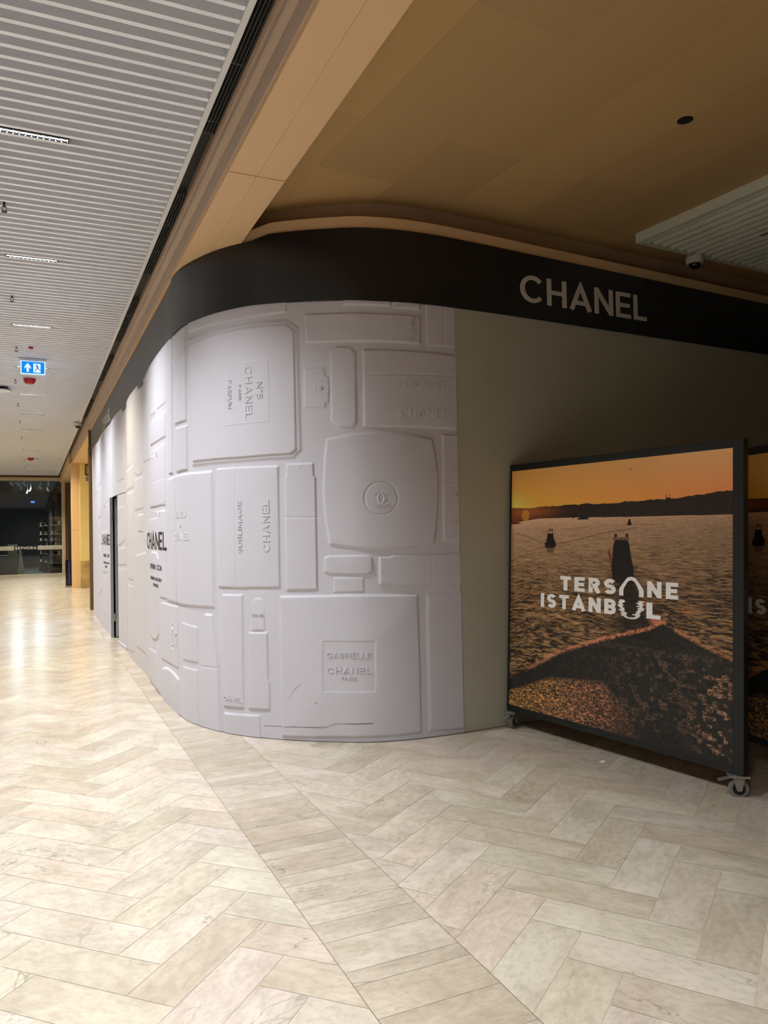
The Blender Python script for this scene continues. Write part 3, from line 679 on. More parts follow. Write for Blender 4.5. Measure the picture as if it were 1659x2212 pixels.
tr.inputs[0].default_value = (.86, .92, .94, 1); gl.inputs['Roughness'].default_value = .02; fr.inputs[0].default_value = 1.5
nt.links.new(fr.outputs[0], mx.inputs[0]); nt.links.new(tr.outputs[0], mx.inputs[1]); nt.links.new(gl.outputs[0], mx.inputs[2]); nt.links.new(mx.outputs[0], out.inputs[0])
glass = struct(MB().box((-3.465, SY+.04, .075), (1.07, SY+.052, 3.755)).build('window_2', gm))
# shop interior
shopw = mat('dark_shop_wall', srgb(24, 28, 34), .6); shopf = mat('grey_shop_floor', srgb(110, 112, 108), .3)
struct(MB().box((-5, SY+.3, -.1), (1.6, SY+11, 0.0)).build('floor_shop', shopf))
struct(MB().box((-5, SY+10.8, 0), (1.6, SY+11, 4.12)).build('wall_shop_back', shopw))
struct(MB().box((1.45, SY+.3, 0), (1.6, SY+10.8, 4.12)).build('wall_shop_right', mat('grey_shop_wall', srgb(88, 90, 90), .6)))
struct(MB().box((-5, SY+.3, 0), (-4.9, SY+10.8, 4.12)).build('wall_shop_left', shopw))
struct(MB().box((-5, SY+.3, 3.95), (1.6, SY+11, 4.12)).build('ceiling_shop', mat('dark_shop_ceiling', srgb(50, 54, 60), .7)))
raft = struct(MB().box((-.85, SY+.35, 3.80), (.95, SY+9.0, 3.95)).build('ceiling_shop', mat('grey_ceiling_raft', srgb(120, 122, 118), .7)))
# decal band and name on the glass
dm = mat('white_window_film', srgb(225, 222, 205), .5)
band = thing('window_band', 'white striped film band with the shop name across the dark glass', 'window sign', (-.2, SY+.036, 1.1))
mb = MB()
for x0, x1 in ((-3.4, -.66), (.18, 1.07)):
    for k in range(4): mb.box((x0+.2, 0, -.075+k*.042), (x1+.2, .003, -.075+k*.042+.032))
mb.build('stripe_pattern', dm, band)
mb = MB(); text_on(mb, 'SEPHORA', lambda a, b, hh: (-.62+.2+a, -hh*.5, -.05+b), .17, .004, length=.76, height=.11, top=1.0, track=.22)
mb.build('lettering', mat('white_letter_film', srgb(250, 250, 250), .5, emit=(1, 1, 1), es=.0), band)
# shelves on the right with products
pm = [mat('product_pale', srgb(215, 205, 190), .5), mat('product_pink', srgb(190, 130, 120), .5), mat('product_dark', srgb(60, 50, 50), .5), mat('product_white', srgb(235, 235, 230), .4)]
shelfm = mat('pale_shelf_board', srgb(225, 215, 195), .5)
for bi, (x0, x1, yy) in enumerate(((.60, 1.40, SY+.75), (.42, .62, SY+2.6), (.26, .42, SY+4.2))):
    where = ('beside the shop window edge', 'behind the nearest shop display bay', 'deepest in the dark shop')[bi]
    t = thing('shelving_unit', 'dark shop shelving bay with pale shelves '+where, 'shelves', ((x0+x1)/2, yy, 0), 'shop shelving bays'); w = (x1-x0)/2
    MB().box((-w, .28, 0), (w, .31, 2.35)).build('back_panel', M['blackmetal'] if bi else mat('tan_back_panel', srgb(190, 160, 130), .6), t)  # tan back on the nearest bay, black on the others
    for sx in (-w, w-.03): MB().box((sx, 0, 0), (sx+.03, .28, 2.35)).build('side_panel', M['blackmetal'], t)
    MB().box((-w+.03, .01, 0), (w-.03, .28, .42)).build('base', M['blackmetal'], t)
    for z in (.43, .78, 1.13, 1.36, 1.62, 2.0): MB().box((-w+.03, 0, z), (w-.03, .27, z+.03)).build('shelf', shelfm, t)
    n = (5, 2, 1)[bi]
    for si, z in enumerate((.46, .81, 1.16, 1.39, 1.65, 2.03)):
        for k in range(n):
            xx = (x0+x1)/2-w+(.04 if bi else .07)+(2*w-(.155 if bi else .23))*k/max(1, n-1)*(bi < 2); hh = .09+.035*((k*3+si) % 3); bw = .09 if bi == 0 else .07
            b = MB().box((xx, yy+.06, z), (xx+bw, yy+.16, z+hh)).build('product_box', pm[(k+si) % 4], None, bevel=.003)
            tag(b, 'small %s product box, %s on the %s shelf of the %s shop bay' % (('pale', 'pink', 'dark', 'white')[(k+si) % 4], (('leftmost', 'second from left', 'middle', 'second from right', 'rightmost') if n == 5 else ('left one', 'right one') if n == 2 else ('alone',))[k], ('lowest', 'second', 'third', 'fourth', 'fifth', 'top')[si], ('nearest', 'middle', 'farthest')[bi]), 'box', 'products on the shop shelves')
for k, (xx, dy, wv) in enumerate(((-.6, 2.2, 80), (.3, 5.5, 70))):  # two fill lamps added to brighten the shop interior
    l = bpy.data.lights.new('shop_fill_light', 'AREA'); l.shape = 'DISK'; l.size = .25; l.energy = wv; l.color = (.88, .95, 1)
    t = thing('added_shop_fill', 'round fill light added in the %s of the shop ceiling raft' % ('front', 'back')[k], 'downlight', (xx, SY+dy, 3.80)); lo = bpy.data.objects.new('shop_fill_light', l); COL.objects.link(lo); lo.parent = t; lo.location = (0, 0, -.012)
    MB().lathe([(.13, -.006), (.13, 0)], 20).build('trim_ring', M['white'], t)
# display counter left
t = thing('display_counter', 'grey shop display counter stacked with goods behind glass', 'counter', (-1.0, SY+1.0, 0))
MB().box((-1.2, 0, 0), (.45, .6, .78)).build('cabinet', mat('grey_counter', srgb(120, 114, 104), .5), t, bevel=.01)
MB().box((-1.2, -.02, .78), (.48, .62, .82)).build('counter_top', mat('pale_counter_top', srgb(170, 164, 150), .4), t)
for k, xx in enumerate((-1.62, -.92)):
    b = MB().box((xx, SY+1.1, .82), (xx+.36, SY+1.4, 1.24)).build('display_box', mat('beige_display_box', srgb(165, 150, 130), .5), None, bevel=.01)
    tag(b, ('left', 'right')[k]+' beige display box on the grey shop counter', 'box', 'display boxes on the shop counter')
bl = MB().poly([(-.52, SY+.8, .05), (-.30, SY+.8, .0), (-.42, SY+.9, .95), (-.50, SY+.9, 1.0)], (.02, .03, 0)).build('leaning_board', mat('beige_board', srgb(205, 190, 165), .6), None)
tag(bl, 'slanted pale board standing beside the shop counter', 'board')
# track spotlights
sp = [(-.75, 3.66, .5, 40), (-.52, 3.65, .5, 40), (-.28, 3.65, .5, 38), (-.42, 3.58, 1.6, 5), (-.05, 3.55, 2.4, -18), (-.18, 3.5, 3.2, -22), (.32, 3.58, 1.4, 28), (.62, 3.55, 2.2, 20), (.62, 3.70, .6, 0)]
for k, (x, z, dy, ang) in enumerate(sp):
    t = thing('track_spotlight', 'white cylinder track spotlight, number %s from the left under the shop ceiling' % ('one', 'two', 'three', 'four', 'six', 'five', 'seven', 'eight', 'nine')[k], 'spotlight', (x, SY+dy, z), 'track spotlights in the shop')
    t['label'] = ('white spotlight tilted right at far left of the shop ceiling', 'white spotlight tilted right, second along the shop ceiling track', 'white spotlight tilted right, third along the shop ceiling track', 'short upright white spotlight below the three tilted ones', 'dim spotlight tilted left near the shop ceiling middle', 'faint deepest spotlight tilted left in the shop', 'white spotlight tilted right on the short middle track', 'dim spotlight tilted right beside the short middle track', 'round white spotlight near the right end of the shop ceiling')[k]
    a = math.radians(ang); d = Vector((math.sin(a), 0, -math.cos(a)))
    MB().cyl(-d*.09, d*.09, .04, 14).build('lamp_body', M['white'], t)
    MB().cyl((0, 0, 0), (0, 0, 3.80-z), .008, 8).build('stem', M['white'], t)
ex = MB().box((-.05, SY+4.0, 3.06), (.09, SY+4.03, 3.13)).build('exit_sign', mat('blue_sign_reflection', srgb(40, 110, 230), .5, emit=srgb(40, 110, 255), es=1.0), None)  # exit sign's reflection in the glass, built as a glowing box
tag(ex, 'small blue glowing box standing in for an exit sign reflected in the shop glass', 'exit sign')
MB_st = MB().cyl((.02, SY+4.015, 3.13), (.02, SY+4.015, 3.80), .006, 8).build('stem', M['blackmetal'], None); MB_st.parent = ex  # added stem carrying the built reflection

# ------------------------------------------------------------------ ceiling fittings
def slot_lamp():
    t = thing('linear_luminaire', '', 'ceiling light', (0, 0, 0))
    mb = MB().box((-.215, -.03, .04), (.215, .03, .075))
    for x0, y0, x1, y1 in ((-.215, -.03, -.205, .03), (.205, -.03, .215, .03), (-.205, -.03, .205, -.024), (-.205, .024, .205, .03)): mb.box((x0, y0, -.002), (x1, y1, .04))
    mb.build('housing', M['blackmetal'], t)
    mb = MB(); P = .0341; n = 12; R = .0152
    for k in range(n):                                     # black louvre plate with twelve round cells
        cx = -.205+P*(k+.5); m_ = 16; vs = []
        for j in range(m_):
            a = 2*math.pi*(j+.5)/m_; c, s_ = math.cos(a), math.sin(a); q = min((P/2)/max(abs(c), 1e-6), .024/max(abs(s_), 1e-6))
            vs += [(cx+R*c, R*s_, .004), (cx+q*c, q*s_, .004), (cx+R*c, R*s_, .010)]
        mb.add(vs, [(3*j, 3*j+1, 3*((j+1) % m_)+1, 3*((j+1) % m_)) for j in range(m_)]+[(3*j, 3*((j+1) % m_), 3*((j+1) % m_)+2, 3*j+2) for j in range(m_)])
    mb.build('louvre', M['blackmetal'], t)
    return t
def slot_light(t, col, w, sizex=.40):
    l = bpy.data.lights.new('luminaire_light', 'AREA'); l.shape = 'RECTANGLE'; l.size = sizex; l.size_y = .042; l.energy = w; l.color = col[:3]; l.spread = math.radians(SLOT_SPREAD)
    o = bpy.data.objects.new('luminaire_light', l); COL.objects.link(o); o.parent = t; o.location = (0, 0, .018)
proto = slot_lamp(); first = True; lamps = []
snap = lambda yv: Y0+.068+.0672+round((yv-Y0-.1352)/.1043)*.1043     # the gap between two slats nearest to yv
order = ['nearest', 'second nearest', 'third nearest', 'fourth', 'fifth', 'sixth', 'seventh', 'eighth', 'ninth', 'tenth', 'eleventh', 'farthest']
ys = [5.055+2.372*k for k in range(0, 12)]
for k, yv in enumerate([-2.06, .31, 2.68]+ys):
    j = k-3
    t = proto if first else copy_tree(proto); first = False
    t.location = (0.015, snap(yv), 3.968)
    cold = (j < 2) or (j in (3, 4))
    lamps.append((t, COOL if cold else WARM))
    t['label'] = (order[j]+' black slot light with white lens cells in the slatted ceiling') if j >= 0 else 'black slot light in the slatted ceiling, %s' % ('behind the viewer', 'above the viewer', 'just ahead overhead')[k]
    t['category'] = 'ceiling light'; t['group'] = 'slot lights along the slatted ceiling'
for t, c in lamps: slot_light(t, c, SLOT_W)
# sprinklers
def sprinkler():
    t = thing('sprinkler', '', 'sprinkler', (0, 0, 0))
    MB().cyl((0, 0, 0), (0, 0, -.022), .007, 10).cyl((0, 0, -.0), (0, 0, .06), .007, 10).build('pipe', M['blackmetal'], t)
    MB().box((-.016, -.003, -.055), (-.012, .003, -.018)).box((.012, -.003, -.055), (.016, .003, -.018)).box((-.016, -.003, -.022), (.016, .003, -.018)).build('frame', M['blackmetal'], t)
    MB().lathe([(.020, -.060), (.020, -.055)], 12).build('deflector', M['blackmetal'], t)
    return t
sy = [6.26, 8.63, 10.93, 13.18, 15.5, 17.78, 20.64, 23.45, 26.6, 29.3]
pr = sprinkler()
for k, yv in enumerate(sy):
    t = pr if k == 0 else copy_tree(pr); t.location = (-.17 if k < 3 else -.22, yv, 3.97)
    tag(t, 'small black ceiling sprinkler, '+['nearest of the row', 'second of the row', 'third of the row', 'beside the red sounder', 'fifth of the row', 'sixth of the row', 'seventh of the row', 'eighth of the row', 'ninth of the row', 'farthest of the row'][k], 'sprinkler', 'sprinklers along the slatted ceiling')
# red fire sounders
def sounder(s):
    t = thing('fire_sounder', '', 'fire alarm', (0, 0, 0))
    MB().lathe([(.085*s, 0), (.085*s, -.015*s)], 24).build('base', M['white'], t)
    MB().lathe([(.082*s, -.015*s), (.080*s, -.04*s), (.055*s, -.085*s), (.02*s, -.092*s)], 24).build('dome', M['red'], t, smooth=True)
    return t
for k, (x, yv, s, lb) in enumerate(((-.02, 12.99, 1.1, 'larger red fire sounder hanging under the exit sign'), (-.0, 10.86, .35, 'tiny red detector on the ceiling before the exit sign'), (-.03, 25.9, 1.1, 'far red fire sounder near the end of the slatted ceiling'))):
    t = sounder(s); t.location = (x, yv, 3.97); tag(t, lb, 'fire alarm')
# exit sign
t = thing('exit_sign', 'blue lit exit sign with white arrow and running figure hanging from the slats', 'exit sign', (.025, 11.6, 3.97))
MB().box((-.175, -.03, -.035), (.175, .03, 0)).build('housing', mat('sign_housing', srgb(225, 228, 235), .4), t, bevel=.004)
MB().box((-.155, -.008, -.215), (.155, .008, -.035)).build('edge_frame', mat('lit_sign_edge', srgb(200, 225, 255), .4, emit=srgb(170, 205, 255), es=1.2), t)
MB().box((-.143, -.011, -.204), (.143, -.008, -.042)).build('blue_face', mat('lit_blue_face', srgb(0, 110, 200), .4, emit=srgb(0, 120, 215), es=.9), t)
sw = mat('lit_pale_symbol', srgb(220, 240, 255), .4, emit=srgb(190, 225, 255), es=1.0)
yy = -.0115
def fl(pts, y=yy, th=-.001): return [(a, y, b) for a, b in pts]
MB().poly(fl([(-.105, -.115), (-.066, -.062), (-.027, -.115), (-.027, -.145), (-.052, -.115), (-.052, -.185), (-.080, -.185), (-.080, -.115), (-.105, -.145)]), (0, -.001, 0)).build('arrow', sw, t)
MB().box((.005, -.0125, -.190), (.095, -.0115, -.066)).build('doorway_symbol', sw, t)
fig = MB(); bm_ = mat('lit_blue_figure', srgb(0, 80, 170), .4, emit=srgb(0, 85, 180), es=.7)
fig.lathe([(.009, 0), (.009, .001)], 12, Matrix.Translation((.046, -.0135, -.083)) @ Matrix.Rotation(math.pi/2, 4, 'X'))
for a, b, w in (((.045, -.095), (.062, -.130), .016), ((.045, -.098), (.022, -.108), .008), ((.055, -.102), (.082, -.112), .008), ((.060, -.128), (.036, -.150), .011), ((.036, -.150), (.022, -.184), .009), ((.062, -.130), (.080, -.152), .011), ((.080, -.152), (.108, -.158), .009)):
    d = Vector((b[0]-a[0], b[1]-a[1])); n = Vector((-d.y, d.x)).normalized()*w/2
    fig.poly([(a[0]-n.x, -.0135, a[1]-n.y), (b[0]-n.x, -.0135, b[1]-n.y), (b[0]+n.x, -.0135, b[1]+n.y), (a[0]+n.x, -.0135, a[1]+n.y)], (0, -.0005, 0))
fig.build('running_figure', bm_, t)
# wireless access point and dome cameras
t = thing('access_point', 'white round ceiling disc on a black bracket at the left frame edge', 'access point', (-.44, 13.9, 3.97))
MB().lathe([(.11, -.085), (.14, -.07), (.14, -.055)], 28).build('disc', M['white'], t, smooth=True)
MB().lathe([(.15, -.053), (.12, -.03), (.03, -.022)], 28).box((-.05, -.02, -.03), (.09, .02, 0)).build('bracket', M['blackmetal'], t)
def dome_cam(name, label, loc, s):
    t = thing(name, label, 'security camera', loc)
    MB().lathe([(.072*s, 0), (.072*s, -.045*s), (.066*s, -.058*s), (.052*s, -.062*s)], 28).build('housing', mat('camera_housing', srgb(205, 203, 190), .45), t, smooth=True)
    MB().lathe([(.048*s, -.060*s), (.045*s, -.078*s), (.032*s, -.098*s), (.012*s, -.106*s)], 24).build('dome', mat('smoked_dome', srgb(12, 12, 14), .12), t, smooth=True)
    MB().lathe([(.010*s, -.1065*s), (.010*s, -.109*s)], 10).build('lens', M['steel'], t)
    return t
dome_cam('dome_camera', 'white dome security camera under the ribbed ceiling raft', (5.33, 4.955, 3.862), 1.05)
dome_cam('dome_camera', 'far white dome security camera beside the slatted ceiling edge', (.90, 17.7, 3.955), 1.15)
t = thing('recessed_downlight', 'round black unlit downlight hole in the tan ceiling', 'downlight', (3.585, 3.372, 3.93))
MB().lathe([(.046, -.0025), (.046, .03)], 32).build('trim_ring', M['blackmetal'], t)
MB().lathe([(.040, -.003), (.040, -.001)], 32).build('baffle', M['dark'], t)
t = thing('slot_diffuser', 'black slot in the ribbed ceiling raft at right frame edge', 'ceiling slot', (0, 0, 0))
q0 = Vector(PRIB(.83, .55, 3.862)); q1 = Vector(PRIB(.83, 1.3, 3.862)); d = (q1-q0).normalized(); n = Vector((-d.y, d.x, 0))*.018
t.location = q0; MB().poly([Vector((0, 0, 0))-n, (q1-q0)-n, (q1-q0)+n, n], (0, 0, .05)).build('slot', M['dark'], t)
# linear air diffusers in the black recess
for k, (a, b) in enumerate(((-1.0, 4.72), (5.67, 7.55), (8.45, 10.29), (11.27, 13.03), (15.07, 17.2))):
    t = thing('linear_diffuser', 'black slotted linear air diffuser in the dark recess, '+('nearest', 'second nearest', 'third', 'fourth', 'farthest')[k]+' along the ceiling edge', 'air diffuser', (1.008, a, 3.99), 'linear diffusers along the ceiling edge')
    mb = MB()
    for x in (-.038, -.018, .002, .022, .036): mb.box((x, 0, .0), (x+.004, b-a, .035))
    mb.build('blade', mat('dark_grey_blade', srgb(70, 72, 70), .4), t)
    mb = MB(); yv = 0.0
    while yv < b-a: mb.box((-.038, yv, .002), (.040, yv+.006, .03)); yv += .62
    mb.box((-.042, b-a-.006, -.002), (.042, b-a, .035)); mb.build('cross_bar', mat('grey_cross_bar', srgb(95, 97, 95), .4), t)

# ------------------------------------------------------------------ far corridor items
t = thing('advertising_totem', 'tall narrow black gloss display stand beside the tan column', 'display stand', (1.0, 24.9, 0))
gb = mat('gloss_black_panel', srgb(14, 15, 20), .12)
MB().box((-.11, -.10, .05), (.11, .25, .82)).build('cabinet', gb, t, bevel=.01)
MB().box((-.13, -.13, 0), (.11, .27, .05)).build('base', M['steel'], t)
MB().lathe([(.045, .82), (.045, 2.02)], 20, Matrix.Translation((.015, -.03, 0))).build('gloss_column', mat('gloss_black_column', srgb(20, 26, 34), .1), t, smooth=True)
MB().box((-.025, -.104, .1), (-.01, -.10, .78)).build('blue_strip', mat('blue_edge', srgb(70, 80, 190), .3, emit=srgb(70, 80, 190), es=.4), t)
MB().box((.035, -.02, 1.2), (.075, .02, 1.36)).build('handle', M['blackmetal'], t)
t = thing('hanging_sign', 'small dark framed sign box hanging at the edge of the recess', 'sign', (1.26, 20.0, 3.69))
MB().box((-.015, -.02, -.43), (.015, .02, 0)).build('bracket', M['blackmetal'], t)
MB().box((-.09, -.03, -.70), (.07, .03, -.42)).build('frame', M['blackmetal'], t, bevel=.02)
MB().box((-.065, -.034, -.67), (.05, -.03, -.45)).build('face', mat('olive_sign_face', srgb(150, 135, 70), .5), t)
MB().box((-.07, -.03, -.84), (.06, .03, -.72)).build('lower_box', mat('grey_sign_box', srgb(120, 110, 90), .5), t, bevel=.01)
l = bpy.data.lights.new('recess_light', 'AREA'); l.shape = 'RECTANGLE'; l.size = 1.6; l.size_y = .3; l.energy = 35; l.color = (1, .86, .5)
fx = thing('recessed_light_panel', 'warm light panel in the soffit of the side recess', 'ceiling light', (2.3, 21.5, 3.689))
MB().box((-.8, -.15, -.03), (.8, .15, 0)).build('diffuser', mat('warm_diffuser', srgb(255, 240, 200), .5, emit=(1, .86, .55), es=2), fx)
lo = bpy.data.objects.new('recess_light', l); COL.objects.link(lo); lo.parent = fx; lo.location = (0, 0, -.035)
# ------------------------------------------------------------------ mobile poster boards
def vnoise(u, v, fu, fv, seed):
    rs = np.random.RandomState(seed); T = rs.rand(257, 257)
    x = u*fu; y = v*fv; xi = np.floor(x).astype(int); yi = np.floor(y).astype(int); xf = x-xi; yf = y-yi
    xf = xf*xf*(3-2*xf); yf = yf*yf*(3-2*yf)
    g = lambda a, b: T[a % 257, b % 257]
    return (g(xi, yi)*(1-xf)+g(xi+1, yi)*xf)*(1-yf)+(g(xi, yi+1)*(1-xf)+g(xi+1, yi+1)*xf)*yf
GU0, GU1, GV0, GV1 = .062, 1.910, .044, 1.808
def poster_mesh():
    N = 800
    u = np.linspace(GU0, GU1, N); v = np.linspace(GV0, GV1, N); U, V = np.meshgrid(u, v, indexing='ij')
    lin = lambda r, g, b: np.array(srgb(r, g, b)[:3])
    mix = lambda a, b, t: a*(1-t[..., None])+b*t[..., None]
    img = np.zeros((N, N, 3))
    # sky
    ts = np.clip((V-1.5)/.31, 0, 1); tu = (U-.06)/1.85
    low = mix(lin(252, 182, 66)*np.ones_like(img), lin(232, 136, 76)*np.ones_like(img), tu); high = mix(lin(222, 164, 84)*np.ones_like(img), lin(236, 184, 128)*np.ones_like(img), tu)
    sky = mix(low, high, ts**1.1)
    sd = np.hypot((U-.10)*1.0, (V-1.53)*1.6); sky += (np.exp(-(sd/.16)**2))[..., None]*lin(255, 215, 120)*.35
    sky = sky*1.2
    img = sky
    # hills
    hx = [.06, .14, .30, .49, .62, .76, 1.05, 1.2, 1.47, 1.57, 1.69, 1.80, 1.92]; hv = [1.532, 1.528, 1.522, 1.530, 1.531, 1.533, 1.527, 1.532, 1.532, 1.540, 1.553, 1.560, 1.567]
    ridge = np.interp(U, hx, hv)+.006*(vnoise(U, V*0, 40, 1, 3)-.5)+.010*(vnoise(U, V*0, 12, 1, 4)-.5)
    wl = np.interp(U, [.06, .2, .38, .73, 1.2, 1.91], [1.404, 1.425, 1.441, 1.440, 1.434, 1.432])
    hill = mix(lin(150, 84, 48)*np.ones_like(img), lin(50, 42, 36)*np.ones_like(img), np.clip((U-.06)/.55, 0, 1)**.6)
    hill *= (1+.25*(vnoise(U, V, 60, 90, 8)-.5))[..., None]
    hz_ = np.exp(-((U-.28)/.25)**2-((V-1.49)/.035)**2); hill += hz_[..., None]*lin(190, 105, 50)*.55
    img = np.where((V < ridge)[..., None], hill, img)
    for cu in (1.468, 1.492):                                  # minarets
        img = np.where(((np.abs(U-cu) < .0022) & (V < ridge+.028) & (V >= ridge-.002))[..., None], lin(56, 42, 36), img)
    img = np.where(((np.hypot((U-1.48)/.014, (V-1.538)/.009) < 1))[..., None], lin(56, 42, 36), img)
    # water: ripples grow towards the foot
    dist = np.clip((wl-V)/1.36, 1e-3, 1)
    persp = dist**.62
    yy = np.log(dist+.03)*1.0
    rp = 0
    for k, (fu, fv, a) in enumerate(((20, 110, .24), (40, 220, .34), (80, 400, .28), (130, 600, .18))):
        rp = rp+a*vnoise(U/(.35+persp)+.15*vnoise(U, V, 9, 9, 30+k), yy+.02*vnoise(U, V, 30, 30, 50+k), fu*.42, fv*.5, 20+k)
    rp = (rp-.5)*2.5
    br = np.interp(dist, [0, .05, .2, .35, .6, 1], [.88, .68, .45, .30, .17, .12])*np.interp(U, [0, .5, 1.2, 1.9], [1.15, 1.0, .82, .66])
    wl_c = mix(lin(252, 204, 162)*np.ones_like(img), lin(236, 182, 122)*np.ones_like(img), np.clip(dist*2.5, 0, 1))
    dk = lin(44, 37, 31)
    t = np.clip(br+rp*(.22+.55*np.clip(dist*2, 0, 1)), 0, 1)
    water = mix(dk*np.ones_like(img), wl_c, t**1.15*.9)
    # big dark wake body in the lower half
    wtop = np.interp(U, [.06, .31, .58, .97, 1.33, 1.45, 1.55, 1.72, 1.91], [.26, .364, .507, .642, .741, .80, .752, .690, .630])
    edge = wtop-V; inside = edge > 0
    rough = vnoise(U, V, 60, 60, 60)*.5+vnoise(U, V, 140, 140, 61)*.5
    body = mix(lin(32, 31, 28)*np.ones_like(img), lin(58, 55, 49)*np.ones_like(img), np.clip(rough*1.1-.15, 0, 1))
    water = mix(water, body, np.clip(edge/.03+.2*(rough-.5), 0, 1)*(V < wtop+.01))
    # dark lane below the large boat
    lane = np.exp(-((U-1.15-(1.1-V)*.25)/(.075+.2*np.clip(1.1-V, 0, 1)))**2)*((V < 1.12)&(V > .66)); water = mix(water, lin(36, 31, 27)*np.ones_like(img), np.clip(lane*1.2, 0, .92))
    img = np.where((V < wl)[..., None], water, img)
    # bright water line
    img = np.where(((V < wl) & (V > wl-.004))[..., None], mix(img, lin(236, 180, 140)*np.ones_like(img), .6*np.ones_like(U)), img)
    # foam crests along the wake edge
    n1 = vnoise(U, V, 130, 90, 70); n2 = vnoise(U, V, 60, 160, 71)
    crest = np.exp(-((edge-.006+.02*(n2-.5))/.010)**2)*(n1 > .28)*(((U > .28) & (U < 1.47))*1.0+((U > 1.53)*.75))
    img = mix(img, lin(222, 140, 100)*np.ones_like(img), np.clip(crest*np.interp(U, [.3, .6, 1.4, 1.9], [.5, .9, 1, .7]), 0, 1))
    rn1 = np.abs(vnoise(U+.02*vnoise(U, V, 50, 50, 5), V+.015*vnoise(U, V, 40, 40, 6), 36, 120, 81)-.5)*2; rn2 = np.abs(vnoise(U+.01*vnoise(U, V, 90, 90, 7), V, 80, 230, 82)-.5)*2
    thr = np.clip(np.clip(1-rn1/.20, 0, 1)*1.3+np.clip(1-rn2/.2, 0, 1)*1.0, 0, 1)
    m1 = np.clip(1-np.maximum((V-np.interp(U, [.04, .5, .98, 1.15, 1.3], [.12, .29, .34, .22, .0]))/.03, 0), 0, 1)*np.interp(U, [.05, .5, .9, 1.12, 1.3], [1, .95, .75, .35, .05])
    m1 *= np.clip((V-.0)/.02, 0, 1)
    img = mix(img, mix(lin(238, 178, 84)*np.ones_like(img), lin(226, 150, 108)*np.ones_like(img), np.clip(U/1.0, 0, 1)), np.clip(thr*m1*.95, 0, 1)*(V < .40))
    m2 = np.exp(-((U-1.83)/.12)**2)*(V < .55)*(V > .06)+.35*np.exp(-((U-1.45)/.45)**2)*(V < .62)*(V > .12)
    img = mix(img, lin(200, 150, 112)*np.ones_like(img), np.clip(thr*m2*.8, 0, 1)*np.clip((vnoise(U, V, 30, 44, 91)-.5)/.12, 0, 1))
    # wake lines behind the left boat
    for (pts, a) in (([(.12, 1.335), (.25, 1.31), (.44, 1.255)], .55), ([(.52, 1.252), (.75, 1.29), (1.0, 1.337), (1.25, 1.365)], .5), ([(.40, 1.345), (.9, 1.38), (1.4, 1.385)], .2)):
        ln = np.interp(U, [q[0] for q in pts], [q[1] for q in pts]); ok = (U > pts[0][0]) & (U < pts[-1][0])
        img = mix(img, dk*np.ones_like(img), a*np.exp(-((V-ln)/.005)**2)*ok); img = mix(img, lin(232, 170, 120)*np.ones_like(img), .3*np.exp(-((V-ln-.008)/.003)**2)*ok)
    # boats as silhouettes
    def blob(poly, col, a=1.0):
        nonlocal img
        d = seg_sd(U, V, poly); img = mix(img, np.array(col)*np.ones_like(img), a*(d > 0)*1.0)
    bk = lin(36, 31, 27)
    blob([(.432, 1.238), (.43, 1.262), (.447, 1.275), (.452, 1.31), (.461, 1.335), (.461, 1.348), (.512, 1.348), (.514, 1.315), (.525, 1.285), (.540, 1.268), (.540, 1.24), (.52, 1.228), (.45, 1.228)], bk)
    blob([(.466, 1.333), (.466, 1.345), (.508, 1.345), (.508, 1.333)], lin(206, 160, 120))
    for x in (.472, .487, .502): blob([(x-.005, 1.350), (x-.005, 1.366), (x+.005, 1.366), (x+.005, 1.350)], bk)
    blob([(.44, 1.228), (.53, 1.228), (.515, 1.19), (.465, 1.19)], bk, .55)
    blob([(1.045, 1.10), (1.055, 1.21), (1.062, 1.262), (1.075, 1.285), (1.175, 1.285), (1.19, 1.26), (1.20, 1.20), (1.225, 1.10), (1.225, 1.01), (1.06, 1.01)], bk)
    blob([(1.055, 1.286), (1.055, 1.302), (1.185, 1.302), (1.185, 1.286)], lin(80, 60, 48))
    blob([(1.062, 1.288), (1.062, 1.295), (1.178, 1.295), (1.178, 1.288)], lin(150, 108, 84))
    for x in (1.078, 1.17): blob([(x-.010, 1.303), (x-.012, 1.312), (x-.010, 1.325), (x+.010, 1.325), (x+.012, 1.312), (x+.010, 1.303)], bk)
    blob([(1.012, 1.205), (1.03, 1.235), (1.055, 1.24), (1.045, 1.19), (1.05, 1.13), (1.04, 1.12)], lin(120, 74, 50))
    blob([(1.03, 1.205), (1.038, 1.235), (1.052, 1.24), (1.048, 1.195)], lin(206, 122, 80))
    blob([(1.172, 1.382), (1.172, 1.395), (1.18, 1.405), (1.182, 1.42), (1.198, 1.42), (1.20, 1.402), (1.206, 1.392), (1.204, 1.38)], bk)
    blob([(.74, 1.425), (.745, 1.433), (.76, 1.437), (.77, 1.443), (.84, 1.443), (.845, 1.428), (.84, 1.425)], bk)
    blob([(.70, 1.434), (.70, 1.441), (.712, 1.441), (.712, 1.434)], bk)
    blob([(.06, 1.402), (.06, 1.412), (.13, 1.416), (.18, 1.412), (.165, 1.405)], lin(96, 50, 28))
    blob([(1.192, 1.735), (1.190, 1.742), (1.200, 1.745), (1.198, 1.739), (1.202, 1.736), (1.196, 1.733)], bk)
    d = np.hypot((U-.225), (V-1.467)); img = mix(img, lin(240, 168, 66)*np.ones_like(img), np.clip((.044-d)/.006, 0, 1)*.62)
    d = np.hypot((U-1.62)/.05, (V-.86)/.012); img = mix(img, lin(226, 128, 76)*np.ones_like(img), np.clip(1-d, 0, 1)*.9)
    d = np.hypot((U-1.30)/.04, (V-.888)/.02); img = mix(img, lin(226, 128, 76)*np.ones_like(img), np.clip(1-d, 0, 1)*.9)
